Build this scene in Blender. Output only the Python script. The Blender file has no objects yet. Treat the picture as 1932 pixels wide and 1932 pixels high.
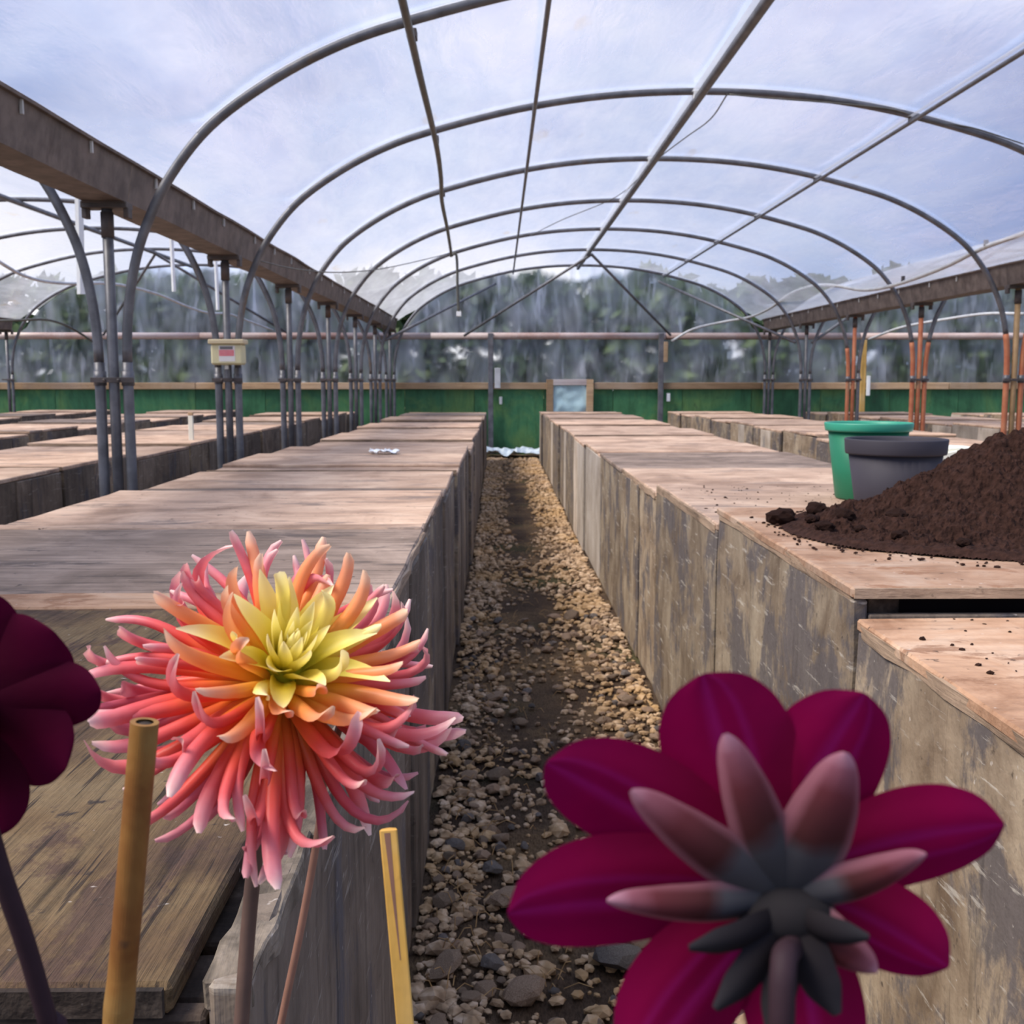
import bpy, bmesh, math, random
from mathutils import Vector, Matrix, noise, Quaternion

# ------------------------------------------------------------------ camera, world, light
scn = bpy.context.scene
COL = scn.collection
R = math.radians
F, IMG, VPX, VPY, CAMH = 2080.0, 1932.0, 942.0, 716.0, 1.3
PITCH = math.atan((IMG/2-VPY)/F)
YAW = math.atan((IMG/2-VPX)/math.hypot(F, IMG/2-VPY))
cam = bpy.data.cameras.new('camera')
cam.sensor_width = 36.0
cam.lens = 36.0*F/IMG
cam.clip_start = 0.01
cam.clip_end = 300
cam.dof.use_dof = True
cam.dof.focus_distance = 0.95
cam.dof.aperture_fstop = 22.0
camo = bpy.data.objects.new('camera', cam)
COL.objects.link(camo)
camo.location = (0, 0, CAMH)
camo.rotation_euler = (math.pi/2-PITCH, 0, -YAW)
scn.camera = camo
vs = scn.view_settings
vs.view_transform = 'Standard'
vs.look = 'None'
vs.gamma = 1.0
vs.use_curve_mapping = False
vs.exposure = 0.65
scn.cycles.transparent_max_bounces = 16
scn.cycles.max_bounces = 5
scn.cycles.diffuse_bounces = 3
scn.cycles.glossy_bounces = 2
scn.cycles.transmission_bounces = 4
scn.cycles.use_denoising = True
scn.cycles.adaptive_threshold = 0.025

SKY_STRENGTH = 0.95
SUN_STRENGTH = 3.9
SUN_ROT = (R(38), R(-8), R(-62))

_f = Vector((math.sin(YAW)*math.cos(PITCH), math.cos(YAW)*math.cos(PITCH), -math.sin(PITCH)))
_r = Vector((math.cos(YAW), -math.sin(YAW), 0))
_u = _r.cross(_f)
CAM = Vector((0, 0, CAMH))

def at(px, py, Y):
    """world point at depth Y seen at photo pixel px, py"""
    d = _f + _r*((px-966)/F) - _u*((py-966)/F)
    return CAM + d*(Y/d.y)

# ------------------------------------------------------------------ node helpers
def new_mat(name):
    m = bpy.data.materials.new(name)
    m.use_nodes = True
    m.node_tree.nodes.clear()
    return m, m.node_tree

def N(nt, t, inp=None, **kw):
    n = nt.nodes.new(t)
    for k, v in kw.items():
        setattr(n, k, v)
    for k, v in (inp or {}).items():
        s = n.inputs[k]
        if isinstance(v, bpy.types.NodeSocket):
            nt.links.new(v, s)
        else:
            if s.type == 'RGBA' and len(v) == 3:
                v = (*v, 1)
            s.default_value = v
    return n

def ramp(nt, fac, stops, interp='LINEAR'):
    n = nt.nodes.new('ShaderNodeValToRGB')
    cr = n.color_ramp
    cr.interpolation = interp
    while len(cr.elements) < len(stops):
        cr.elements.new(0.5)
    for e, (p, c) in zip(cr.elements, stops):
        e.position = p
        e.color = (c, c, c, 1) if isinstance(c, (int, float)) else (*c, 1)
    nt.links.new(fac, n.inputs['Fac'])
    return n.outputs['Color']

def mixc(nt, fac, a, b, mode='MIX'):
    n = nt.nodes.new('ShaderNodeMix')
    n.data_type = 'RGBA'
    n.blend_type = mode
    for s, v in ((n.inputs[0], fac), (n.inputs[6], a), (n.inputs[7], b)):
        if isinstance(v, bpy.types.NodeSocket):
            nt.links.new(v, s)
        elif isinstance(v, (int, float)):
            s.default_value = v
        else:
            s.default_value = (*v, 1)
    return n.outputs[2]

def out(nt, sh, disp=None):
    o = nt.nodes.new('ShaderNodeOutputMaterial')
    nt.links.new(sh, o.inputs['Surface'])

def coords(nt, scale=(1, 1, 1), rand=True, rot=(0, 0, 0)):
    tc = N(nt, 'ShaderNodeTexCoord')
    v = tc.outputs['Object']
    if rand:
        oi = N(nt, 'ShaderNodeObjectInfo')
        mul = N(nt, 'ShaderNodeMath', {0: oi.outputs['Random'], 1: 37.0}, operation='MULTIPLY')
        v = N(nt, 'ShaderNodeVectorMath', {0: v, 1: mul.outputs[0]}, operation='ADD').outputs[0]
    return N(nt, 'ShaderNodeMapping', {'Vector': v, 'Scale': scale, 'Rotation': rot}).outputs[0]

def noise_tex(nt, vec, scale, detail=4, rough=0.6, dist=0.0):
    return N(nt, 'ShaderNodeTexNoise', {'Vector': vec, 'Scale': scale, 'Detail': detail, 'Roughness': rough, 'Distortion': dist}).outputs['Fac']

def principled(nt, col, rough=0.6, bump=None, bstr=0.3, metal=0.0, spec=0.5, bdist=0.01):
    p = nt.nodes.new('ShaderNodeBsdfPrincipled')
    for k, v in (('Base Color', col), ('Roughness', rough), ('Metallic', metal), ('Specular IOR Level', spec)):
        s = p.inputs[k]
        if isinstance(v, bpy.types.NodeSocket):
            nt.links.new(v, s)
        else:
            s.default_value = (*v, 1) if k == 'Base Color' else v
    if bump is not None:
        b = N(nt, 'ShaderNodeBump', {'Height': bump, 'Strength': bstr, 'Distance': bdist})
        nt.links.new(b.outputs[0], p.inputs['Normal'])
    return p.outputs[0]

# ------------------------------------------------------------------ world
world = bpy.data.worlds.new('sky')
scn.world = world
world.use_nodes = True
wt = world.node_tree
wt.nodes.clear()
tc = N(wt, 'ShaderNodeTexCoord')
mp = N(wt, 'ShaderNodeMapping', {'Vector': tc.outputs['Generated'], 'Scale': (1.0, 1.0, 1.9), 'Location': (0.35, 0.1, 0.55)})
c1 = noise_tex(wt, mp.outputs[0], 3.4, 6, 0.55, 0.35)
c2 = noise_tex(wt, mp.outputs[0], 0.9, 2, 0.5)
cc = N(wt, 'ShaderNodeMath', {0: c1, 1: c2}, operation='ADD').outputs[0]
cc = N(wt, 'ShaderNodeMath', {0: cc, 1: 0.5}, operation='MULTIPLY').outputs[0]
skyc = ramp(wt, cc, [(0.39, (0.15, 0.27, 0.60)), (0.47, (0.30, 0.43, 0.78)), (0.53, (0.50, 0.62, 0.93)), (0.59, (1.0, 0.99, 1.02)), (0.68, (1.25, 1.22, 1.22))])
bg = N(wt, 'ShaderNodeBackground', {'Color': skyc, 'Strength': SKY_STRENGTH})
wo = N(wt, 'ShaderNodeOutputWorld')
wt.links.new(bg.outputs[0], wo.inputs['Surface'])

sun = bpy.data.lights.new('sun', 'SUN')
sun.energy = SUN_STRENGTH
sun.angle = R(25)
sun.color = (1.0, 0.91, 0.80)
suno = bpy.data.objects.new('sun', sun)
suno.rotation_euler = SUN_ROT
suno.location = (0, 0, 20)
COL.objects.link(suno)

# ------------------------------------------------------------------ mesh helpers
def link(o, parent=None):
    COL.objects.link(o)
    if parent is not None:
        o.parent = parent
    return o

def mesh_obj(name, verts, faces, mat, parent=None, smooth=False, attr=None, attr_u=None):
    me = bpy.data.meshes.new(name)
    me.from_pydata([tuple(v) for v in verts], [], faces)
    if attr:
        a = me.attributes.new('t', 'FLOAT', 'POINT')
        a.data.foreach_set('value', attr)
    if attr_u:
        a = me.attributes.new('u', 'FLOAT', 'POINT')
        a.data.foreach_set('value', attr_u)
    if smooth:
        me.polygons.foreach_set('use_smooth', [True]*len(me.polygons))
    me.materials.append(mat)
    me.update()
    return link(bpy.data.objects.new(name, me), parent)

def bm_obj(name, bm, mat, parent=None, smooth=False):
    me = bpy.data.meshes.new(name)
    bm.to_mesh(me)
    bm.free()
    if smooth:
        me.polygons.foreach_set('use_smooth', [True]*len(me.polygons))
    me.materials.append(mat)
    return link(bpy.data.objects.new(name, me), parent)

def tag(o, label=None, cat=None, group=None, kind=None):
    if label: o['label'] = label
    if cat: o['category'] = cat
    if group: o['group'] = group
    if kind: o['kind'] = kind
    return o

def empty(name, loc=(0, 0, 0), rz=0.0):
    o = bpy.data.objects.new(name, None)
    o.empty_display_size = 0.05
    o.location = loc
    o.rotation_euler = (0, 0, rz)
    return link(o)

def thing(name, label, cat, loc=(0, 0, 0), rz=0.0, group=None):
    return tag(empty(name, loc, rz), label, cat, group)

def slab(name, b, mat, parent=None, bev=0.004, cuts=0, jit=0.0, seed=0):
    x0, x1, y0, y1, z0, z1 = b
    bm = bmesh.new()
    bmesh.ops.create_cube(bm, size=1)
    for v in bm.verts:
        v.co = Vector(((x0+x1)/2+v.co.x*(x1-x0), (y0+y1)/2+v.co.y*(y1-y0), (z0+z1)/2+v.co.z*(z1-z0)))
    if bev:
        bmesh.ops.bevel(bm, geom=bm.edges[:], offset=min(bev, 0.3*min(x1-x0, y1-y0, z1-z0)), segments=1, affect='EDGES', profile=0.5)
    if cuts:
        bmesh.ops.subdivide_edges(bm, edges=[e for e in bm.edges if e.calc_length() > 0.2], cuts=cuts, use_grid_fill=True)
    if jit:
        s = Vector((seed*3.7, seed*1.3, seed*5.1))
        for v in bm.verts:
            v.co += noise.noise_vector(v.co*14+s)*jit + noise.noise_vector(v.co*45+s)*jit*0.6
    return bm_obj(name, bm, mat, parent)

def tube_data(pts, rad, seg=10, cap=True):
    pts = [Vector(p) for p in pts]
    n = len(pts)
    rads = rad if isinstance(rad, (list, tuple)) else [rad]*n
    V, Fc = [], []
    up = None
    for i, p in enumerate(pts):
        t = (pts[min(i+1, n-1)]-pts[max(i-1, 0)]).normalized()
        if up is None:
            a = Vector((0, 0, 1)) if abs(t.z) < 0.9 else Vector((1, 0, 0))
            up = (a - t*a.dot(t)).normalized()
        else:
            up = (up - t*up.dot(t)).normalized()
        s = t.cross(up)
        for k in range(seg):
            an = 2*math.pi*k/seg
            V.append(p+(up*math.cos(an)+s*math.sin(an))*rads[i])
    for i in range(n-1):
        for k in range(seg):
            k2 = (k+1) % seg
            Fc.append((i*seg+k, i*seg+k2, (i+1)*seg+k2, (i+1)*seg+k))
    if cap:
        Fc.append(tuple(range(seg-1, -1, -1)))
        Fc.append(tuple((n-1)*seg+k for k in range(seg)))
    return V, Fc

def tube(name, pts, rad, mat, parent=None, seg=10):
    V, Fc = tube_data(pts, rad, seg)
    return mesh_obj(name, V, Fc, mat, parent, smooth=True)

def spline(pts, per=6):
    """Catmull-Rom through pts"""
    pts = [Vector(p) for p in pts]
    P = [2*pts[0]-pts[1]]+pts+[2*pts[-1]-pts[-2]]
    o = []
    for i in range(1, len(P)-2):
        for k in range(per):
            t = k/per
            a, b, c, d = P[i-1], P[i], P[i+1], P[i+2]
            o.append(0.5*((2*b)+(c-a)*t+(2*a-5*b+4*c-d)*t*t+(3*b-a-3*c+d)*t**3))
    o.append(pts[-1])
    return o

def lathe(name, prof, mat, parent=None, seg=40, smooth=True):
    V, Fc = [], []
    for r, z in prof:
        for k in range(seg):
            a = 2*math.pi*k/seg
            V.append((r*math.cos(a), r*math.sin(a), z))
    for i in range(len(prof)-1):
        for k in range(seg):
            k2 = (k+1) % seg
            Fc.append((i*seg+k, i*seg+k2, (i+1)*seg+k2, (i+1)*seg+k))
    return mesh_obj(name, V, Fc, mat, parent, smooth)

ORD = ['first', 'second', 'third', 'fourth', 'fifth', 'sixth', 'seventh', 'eighth', 'ninth', 'tenth', 'eleventh', 'twelfth',
       'thirteenth', 'fourteenth', 'fifteenth', 'sixteenth', 'seventeenth', 'eighteenth', 'nineteenth', 'twentieth']

# ------------------------------------------------------------------ materials
def wood(name, cols, grain=(3, 60, 60), rot=(0, 0, 0), gstr=0.5, patch=1.6, spots=0.5, blotch=None, rough=0.85, bstr=0.5, thr=0.5, bsc=None, scratch=0.0, crack=0.0):
    m, nt = new_mat(name)
    v = coords(nt)
    vg = coords(nt, grain, rot=rot)
    big = noise_tex(nt, v, patch, 5, 0.62, 0.6)
    c = ramp(nt, big, [(0.32, cols[0]), (0.5, cols[1]), (0.68, cols[2])])
    oi = N(nt, 'ShaderNodeObjectInfo').outputs['Random']
    tone = ramp(nt, oi, [(0, (0.70, 0.69, 0.70)), (0.5, (0.98, 0.95, 0.92)), (1, (1.15, 1.09, 1.04))])
    c = mixc(nt, 1.0, c, tone, 'MULTIPLY')
    if blotch:
        bl = noise_tex(nt, coords(nt, bsc or tuple(max(0.6, g/14) for g in grain), rot=rot), 2.6, 7, 0.7, 0.3)
        c = mixc(nt, ramp(nt, bl, [(thr, 0.0), (thr+0.07, 0.85)]), c, blotch)
    g = noise_tex(nt, vg, 1.0, 5, 0.65, 0.2)
    gr = ramp(nt, g, [(0.25, 1-gstr*1.3), (0.45, 1-gstr*0.35), (0.7, 1.08)])
    c = mixc(nt, 1.0, c, gr, 'MULTIPLY')
    sp = noise_tex(nt, v, 38, 3, 0.6)
    c = mixc(nt, ramp(nt, sp, [(0.66, 0.0), (0.73, spots)]), c, (0.035, 0.025, 0.02))
    fl = noise_tex(nt, v, 70, 2, 0.5)
    c = mixc(nt, ramp(nt, fl, [(0.72, 0.0), (0.78, 0.55)]), c, (0.62, 0.55, 0.48))
    if crack:
        ck = noise_tex(nt, coords(nt, tuple(q*1.5 for q in grain), rot=rot), 1.0, 3, 0.7, 0.1)
        c = mixc(nt, ramp(nt, ck, [(0.60, 0.0), (0.65, crack)]), c, (0.02, 0.013, 0.01))
    if scratch:
        sc1 = noise_tex(nt, coords(nt, (3, 3, 26), rot=(R(35), R(20), 0)), 2.2, 5, 0.7, 0.2)
        c = mixc(nt, ramp(nt, sc1, [(0.60, 0.0), (0.66, scratch)]), c, (0.50, 0.45, 0.38))
        sc2 = noise_tex(nt, coords(nt, (22, 22, 3)), 1.6, 4, 0.7)
        c = mixc(nt, ramp(nt, sc2, [(0.62, 0.0), (0.70, scratch)]), c, (0.10, 0.075, 0.06))
    b = mixc(nt, 0.5, g, sp)
    out(nt, principled(nt, c, rough, b, bstr, spec=0.25))
    return m

M = {}
M['ply_top'] = wood('weathered_ply_top', [(0.32, 0.21, 0.145), (0.54, 0.375, 0.27), (0.70, 0.515, 0.38)], grain=(2.2, 42, 42), gstr=0.34, patch=3.0, blotch=(0.24, 0.175, 0.14), thr=0.56, spots=0.8, bsc=(1.0, 3.4, 3.4), crack=0.35)
M['ply_top_grey'] = wood('grey_ply_top', [(0.17, 0.125, 0.095), (0.28, 0.21, 0.165), (0.42, 0.325, 0.26)], grain=(2.0, 50, 50), gstr=0.5, patch=3.0, blotch=(0.12, 0.09, 0.075), thr=0.55, bsc=(1.2, 3.4, 3.4), crack=0.5, spots=0.8)
M['ply_old'] = wood('old_brown_ply', [(0.10, 0.058, 0.034), (0.19, 0.12, 0.056), (0.25, 0.175, 0.09)], grain=(80, 2.6, 50), rot=(0, 0, R(9)), gstr=0.6, blotch=(0.075, 0.042, 0.03), thr=0.53, patch=5.0, bstr=0.9, spots=0.9, bsc=(5, 2.5, 4), crack=0.8)
M['ply_orange'] = wood('raw_orange_ply', [(0.30, 0.165, 0.095), (0.48, 0.30, 0.19), (0.57, 0.415, 0.30)], grain=(3, 36, 36), gstr=0.25, patch=4.5, blotch=(0.26, 0.13, 0.07), thr=0.55, bsc=(2.5, 4.5, 3), spots=0.8)
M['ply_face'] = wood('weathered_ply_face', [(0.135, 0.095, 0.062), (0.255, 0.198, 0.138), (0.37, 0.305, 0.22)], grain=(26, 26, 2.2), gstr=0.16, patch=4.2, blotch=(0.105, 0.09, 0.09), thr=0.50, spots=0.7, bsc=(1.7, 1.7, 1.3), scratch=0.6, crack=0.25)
M['ply_face_pale'] = wood('pale_ply_face', [(0.33, 0.275, 0.22), (0.46, 0.40, 0.335), (0.56, 0.50, 0.44)], grain=(30, 30, 2.0), gstr=0.18, patch=2.5, blotch=(0.22, 0.19, 0.175), thr=0.6, bsc=(1.5, 1.5, 0.8), scratch=0.35)
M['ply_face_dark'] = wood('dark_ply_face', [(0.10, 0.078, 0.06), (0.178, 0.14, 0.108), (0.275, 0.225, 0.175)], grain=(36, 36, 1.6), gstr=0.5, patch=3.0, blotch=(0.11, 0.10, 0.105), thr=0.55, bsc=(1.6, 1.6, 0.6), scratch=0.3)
M['edge'] = wood('ply_edge', [(0.20, 0.14, 0.095), (0.36, 0.26, 0.18), (0.47, 0.35, 0.25)], grain=(12, 6, 90), gstr=0.6, blotch=(0.10, 0.07, 0.05), thr=0.57)
M['rotten'] = wood('rotten_wood', [(0.022, 0.015, 0.011), (0.065, 0.046, 0.034), (0.17, 0.13, 0.10)], grain=(20, 3, 20), gstr=0.7, patch=11, bstr=0.9)
M['rotten_pale'] = wood('rotten_grey_wood', [(0.05, 0.037, 0.027), (0.155, 0.125, 0.092), (0.31, 0.255, 0.195)], grain=(30, 3, 20), gstr=0.7, patch=12, bstr=0.9, spots=0.9, crack=0.6)
M['timber'] = wood('pine_rail', [(0.34, 0.22, 0.12), (0.48, 0.335, 0.20), (0.55, 0.42, 0.30)], grain=(2, 40, 40), gstr=0.3, patch=0.8)
M['pink_rail'] = wood('faded_rail', [(0.40, 0.26, 0.22), (0.52, 0.42, 0.40), (0.60, 0.54, 0.53)], grain=(1.2, 30, 30), gstr=0.25, patch=1.0, rough=0.5)
M['yellow_wood'] = wood('yellow_post', [(0.40, 0.25, 0.07), (0.52, 0.34, 0.11), (0.57, 0.42, 0.2)], grain=(30, 30, 2), gstr=0.35)
M['green_board'] = wood('green_painted_board', [(0.03, 0.11, 0.05), (0.055, 0.19, 0.085), (0.14, 0.27, 0.085)], grain=(14, 14, 3), gstr=0.3, spots=0.3, patch=1.1, blotch=(0.05, 0.10, 0.05), thr=0.62, rough=0.6)

def metal(name, c0, c1, rust=None, thr=0.62, rough=0.45, met=0.35):
    m, nt = new_mat(name)
    v = coords(nt)
    a = noise_tex(nt, v, 9, 4, 0.6)
    c = ramp(nt, a, [(0.35, c0), (0.65, c1)])
    if rust:
        b = noise_tex(nt, coords(nt, (1, 1, 0.4)), 3.2, 5, 0.65)
        c = mixc(nt, ramp(nt, b, [(thr, 0.0), (thr+0.1, 0.9)]), c, rust)
    out(nt, principled(nt, c, rough, a, 0.1, met))
    return m

M['galv'] = metal('galvanised_pipe', (0.10, 0.10, 0.11), (0.17, 0.17, 0.185), (0.16, 0.105, 0.06), 0.64)
M['rusty'] = metal('rust_painted_pipe', (0.42, 0.12, 0.055), (0.50, 0.19, 0.09), (0.33, 0.23, 0.13), 0.56, 0.6, 0.05)
M['ochre'] = metal('ochre_pipe', (0.30, 0.19, 0.09), (0.40, 0.26, 0.13), (0.22, 0.20, 0.18), 0.6, 0.6, 0.05)
M['gutter'] = metal('grimy_gutter', (0.085, 0.065, 0.058), (0.17, 0.135, 0.12), (0.05, 0.03, 0.022), 0.60, 0.6, 0.1)
M['dark_metal'] = metal('dark_bracket', (0.06, 0.05, 0.048), (0.11, 0.09, 0.085), (0.12, 0.06, 0.03), 0.6, 0.6, 0.2)
M['pale_pipe'] = metal('pale_plastic_pipe', (0.42, 0.43, 0.44), (0.55, 0.56, 0.57), (0.3, 0.28, 0.25), 0.66, 0.5, 0.0)
M['dark_pipe'] = metal('dark_water_pipe', (0.07, 0.07, 0.06), (0.12, 0.115, 0.095), (0.17, 0.13, 0.08), 0.6, 0.5, 0.0)

def plain(name, col, rough=0.5, var=0.12, scale=8, spec=0.5, bstr=0.05):
    m, nt = new_mat(name)
    v = coords(nt)
    a = noise_tex(nt, v, scale, 4, 0.6)
    c = ramp(nt, a, [(0.3, tuple(x*(1-var) for x in col)), (0.7, tuple(min(1, x*(1+var)) for x in col))])
    out(nt, principled(nt, c, rough, a, bstr, spec=spec))
    return m

M['white_plastic'] = plain('white_plastic', (0.82, 0.84, 0.84), 0.4, 0.06)
M['cream_white'] = plain('cream_plastic', (0.86, 0.84, 0.70), 0.5, 0.05)
M['cream_box'] = plain('cream_enclosure', (0.66, 0.60, 0.36), 0.45, 0.06)
M['cream_lid'] = plain('cream_enclosure_lid', (0.62, 0.52, 0.33), 0.45, 0.06)
M['sticker'] = plain('sticker_paper', (0.75, 0.72, 0.70), 0.5, 0.04)
M['ink_red'] = plain('red_print', (0.72, 0.16, 0.19), 0.5, 0.15, 120)
M['ink_grey'] = plain('grey_print', (0.16, 0.15, 0.15), 0.5, 0.2, 120)
M['green_pot'] = plain('green_pot_plastic', (0.010, 0.14, 0.068), 0.45, 0.15, 5)
M['green_rim'] = plain('green_pot_rim_plastic', (0.03, 0.27, 0.17), 0.45, 0.1, 5)
M['grey_pot'] = plain('dark_grey_pot_plastic', (0.030, 0.026, 0.036), 0.75, 0.2, 4)
M['black_pot'] = plain('black_planter_plastic', (0.02, 0.02, 0.022), 0.5, 0.2, 4)
M['black'] = plain('black_liner', (0.006, 0.004, 0.005), 0.9, 0.2, 9, 0.1)  # near-black colour standing in for the shade of the box slot
M['soil'] = plain('dark_compost', (0.030, 0.014, 0.010), 0.95, 0.5, 60, 0.1, 0.7)
M['bark'] = plain('bark', (0.09, 0.07, 0.05), 0.9, 0.3, 9)

# film: clear polythene with haze, dirt streaks and soft gloss
def film(name, haze0, haze1, blur=0.0, graze=0.0, tint=(0.95, 0.96, 0.97), gloss=0.10, streak=(1.0, 0.25, 1.0), streak_scale=5.0, stain=True):
    m, nt = new_mat(name)
    v = coords(nt, rand=False)
    vs_ = coords(nt, streak, rand=False)
    a = noise_tex(nt, vs_, streak_scale, 5, 0.6, 0.3)
    hz = ramp(nt, a, [(0.35, haze0), (0.7, haze1)])
    if blur:
        dg = noise_tex(nt, coords(nt, (5.0, 1.0, 0.9), rand=False, rot=(0, R(38), 0)), 1.3, 4, 0.6, 0.2)
        hz = mixc(nt, 1.0, hz, ramp(nt, dg, [(0.56, 0.0), (0.68, 0.4)]), 'ADD')
    if graze:
        lw = N(nt, 'ShaderNodeLayerWeight', {'Blend': 0.5}).outputs['Facing']
        gz = ramp(nt, lw, [(0.45, 0.0), (0.97, graze)])
        hz = mixc(nt, 1.0, hz, gz, 'ADD')
    tr = N(nt, 'ShaderNodeBsdfTransparent', {'Color': tint})
    if blur:
        rf = N(nt, 'ShaderNodeBsdfRefraction', {'Color': tint, 'IOR': 1.25, 'Roughness': blur})
        tr = N(nt, 'ShaderNodeMixShader', {'Fac': 0.8, 1: tr.outputs[0], 2: rf.outputs[0]})
    wcol = (0.86, 0.87, 0.90)
    if stain:
        st = noise_tex(nt, coords(nt, (2.0, 0.5, 2.0), rand=False), 1.7, 3, 0.5)
        wcol = mixc(nt, ramp(nt, st, [(0.70, 0.0), (0.76, 0.6)]), (0.86, 0.87, 0.90), (0.80, 0.66, 0.45))
    df = N(nt, 'ShaderNodeBsdfDiffuse', {'Color': wcol} if not isinstance(wcol, tuple) else {'Color': wcol})
    tl = N(nt, 'ShaderNodeBsdfTranslucent', {'Color': wcol} if not isinstance(wcol, tuple) else {'Color': wcol})
    dm = N(nt, 'ShaderNodeMixShader', {'Fac': 0.62, 1: df.outputs[0], 2: tl.outputs[0]})
    b = N(nt, 'ShaderNodeBump', {'Height': a, 'Strength': 0.5, 'Distance': 0.02})
    gl = N(nt, 'ShaderNodeBsdfGlossy', {'Color': (0.95, 0.96, 1.0, 1), 'Roughness': 0.22, 'Normal': b.outputs[0]})
    s1 = N(nt, 'ShaderNodeMixShader', {'Fac': hz, 1: tr.outputs[0], 2: dm.outputs[0]})
    fr = N(nt, 'ShaderNodeFresnel', {'IOR': 1.3})
    fm = N(nt, 'ShaderNodeMath', {0: fr.outputs[0], 1: gloss*5}, operation='MULTIPLY')
    fm2 = N(nt, 'ShaderNodeMath', {0: fm.outputs[0], 1: 0.35}, operation='MINIMUM')
    s2 = N(nt, 'ShaderNodeMixShader', {'Fac': fm2.outputs[0], 1: s1.outputs[0], 2: gl.outputs[0]})
    out(nt, s2.outputs[0])
    return m

M['film_roof'] = film('polythene_roof', 0.03, 0.22, graze=0.6)
M['film_wall'] = film('polythene_wall', 0.05, 0.62, blur=0.3, streak=(1.6, 1.0, 0.5), streak_scale=2.2, stain=False)

M['tape'] = film('white_hoop_tape', 0.45, 0.75, stain=False)

# ground
def ground_mat():
    m, nt = new_mat('dirt_floor')
    v = coords(nt, rand=False)
    a = noise_tex(nt, v, 1.6, 5, 0.62, 0.4)
    c = ramp(nt, a, [(0.32, (0.06, 0.038, 0.026)), (0.5, (0.12, 0.078, 0.05)), (0.66, (0.26, 0.165, 0.085))])
    g = noise_tex(nt, v, 1.1, 3, 0.5)
    c = mixc(nt, ramp(nt, g, [(0.56, 0.0), (0.68, 0.6)]), c, (0.10, 0.105, 0.04))
    s = noise_tex(nt, coords(nt, (3, 1, 1), rand=False), 60, 4, 0.7)
    c = mixc(nt, 1.0, c, ramp(nt, s, [(0.3, 0.45), (0.6, 1.15)]), 'MULTIPLY')
    out(nt, principled(nt, c, 0.95, s, 0.8, spec=0.1, bdist=0.02))
    return m
M['dirt'] = ground_mat()

def stone_mat(name, c0, c1, c2):
    m, nt = new_mat(name)
    v = coords(nt)
    oi = N(nt, 'ShaderNodeObjectInfo').outputs['Random']
    a = noise_tex(nt, v, 26, 5, 0.65)
    c = ramp(nt, a, [(0.3, c0), (0.5, c1), (0.7, c2)])
    c = mixc(nt, 1.0, c, ramp(nt, oi, [(0, (0.62, 0.6, 0.6)), (0.5, (0.95, 0.92, 0.9)), (1, (1.25, 1.15, 1.1))]), 'MULTIPLY')
    out(nt, principled(nt, c, 0.9, a, 0.6, spec=0.2, bdist=0.006))
    return m
M['stone'] = stone_mat('limestone', (0.13, 0.088, 0.058), (0.28, 0.20, 0.135), (0.46, 0.35, 0.25))
M['stone_grey'] = stone_mat('grey_stone', (0.10, 0.085, 0.075), (0.17, 0.15, 0.135), (0.26, 0.23, 0.2))
def gravel_mat():
    m, nt = new_mat('gravel_mix')
    v = coords(nt, rand=False)
    a = noise_tex(nt, v, 26, 2, 0.5)
    b = noise_tex(nt, v, 1.3, 3, 0.5)
    c = ramp(nt, a, [(0.3, (0.17, 0.105, 0.062)), (0.5, (0.42, 0.285, 0.17)), (0.7, (0.66, 0.49, 0.34))])
    c = mixc(nt, ramp(nt, b, [(0.45, 0.0), (0.65, 0.55)]), c, (0.54, 0.32, 0.12))
    out(nt, principled(nt, c, 0.9, a, 0.4, spec=0.2))
    return m
M['gravel'] = gravel_mat()
M['straw'] = plain('dry_straw', (0.40, 0.24, 0.10), 0.9, 0.4, 14)
def grass_mat():
    m, nt = new_mat('grass_field')
    a = noise_tex(nt, coords(nt, rand=False), 3, 5, 0.6)
    out(nt, principled(nt, ramp(nt, a, [(0.3, (0.03, 0.055, 0.02)), (0.7, (0.07, 0.11, 0.035))]), 0.95))
    return m
M['grass'] = grass_mat()

def leaf_mat(name, c0, c1):
    m, nt = new_mat(name)
    a = noise_tex(nt, coords(nt), 2.2, 4, 0.6)
    c = ramp(nt, a, [(0.35, c0), (0.65, c1)])
    d = principled(nt, c, 0.6)
    t = N(nt, 'ShaderNodeBsdfTranslucent', {'Color': c})
    out(nt, N(nt, 'ShaderNodeMixShader', {'Fac': 0.25, 1: d, 2: t.outputs[0]}).outputs[0])
    return m
M['leaf_a'] = leaf_mat('dark_foliage', (0.022, 0.05, 0.022), (0.07, 0.115, 0.05))
M['leaf_b'] = leaf_mat('mid_foliage', (0.04, 0.08, 0.02), (0.12, 0.18, 0.05))

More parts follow.
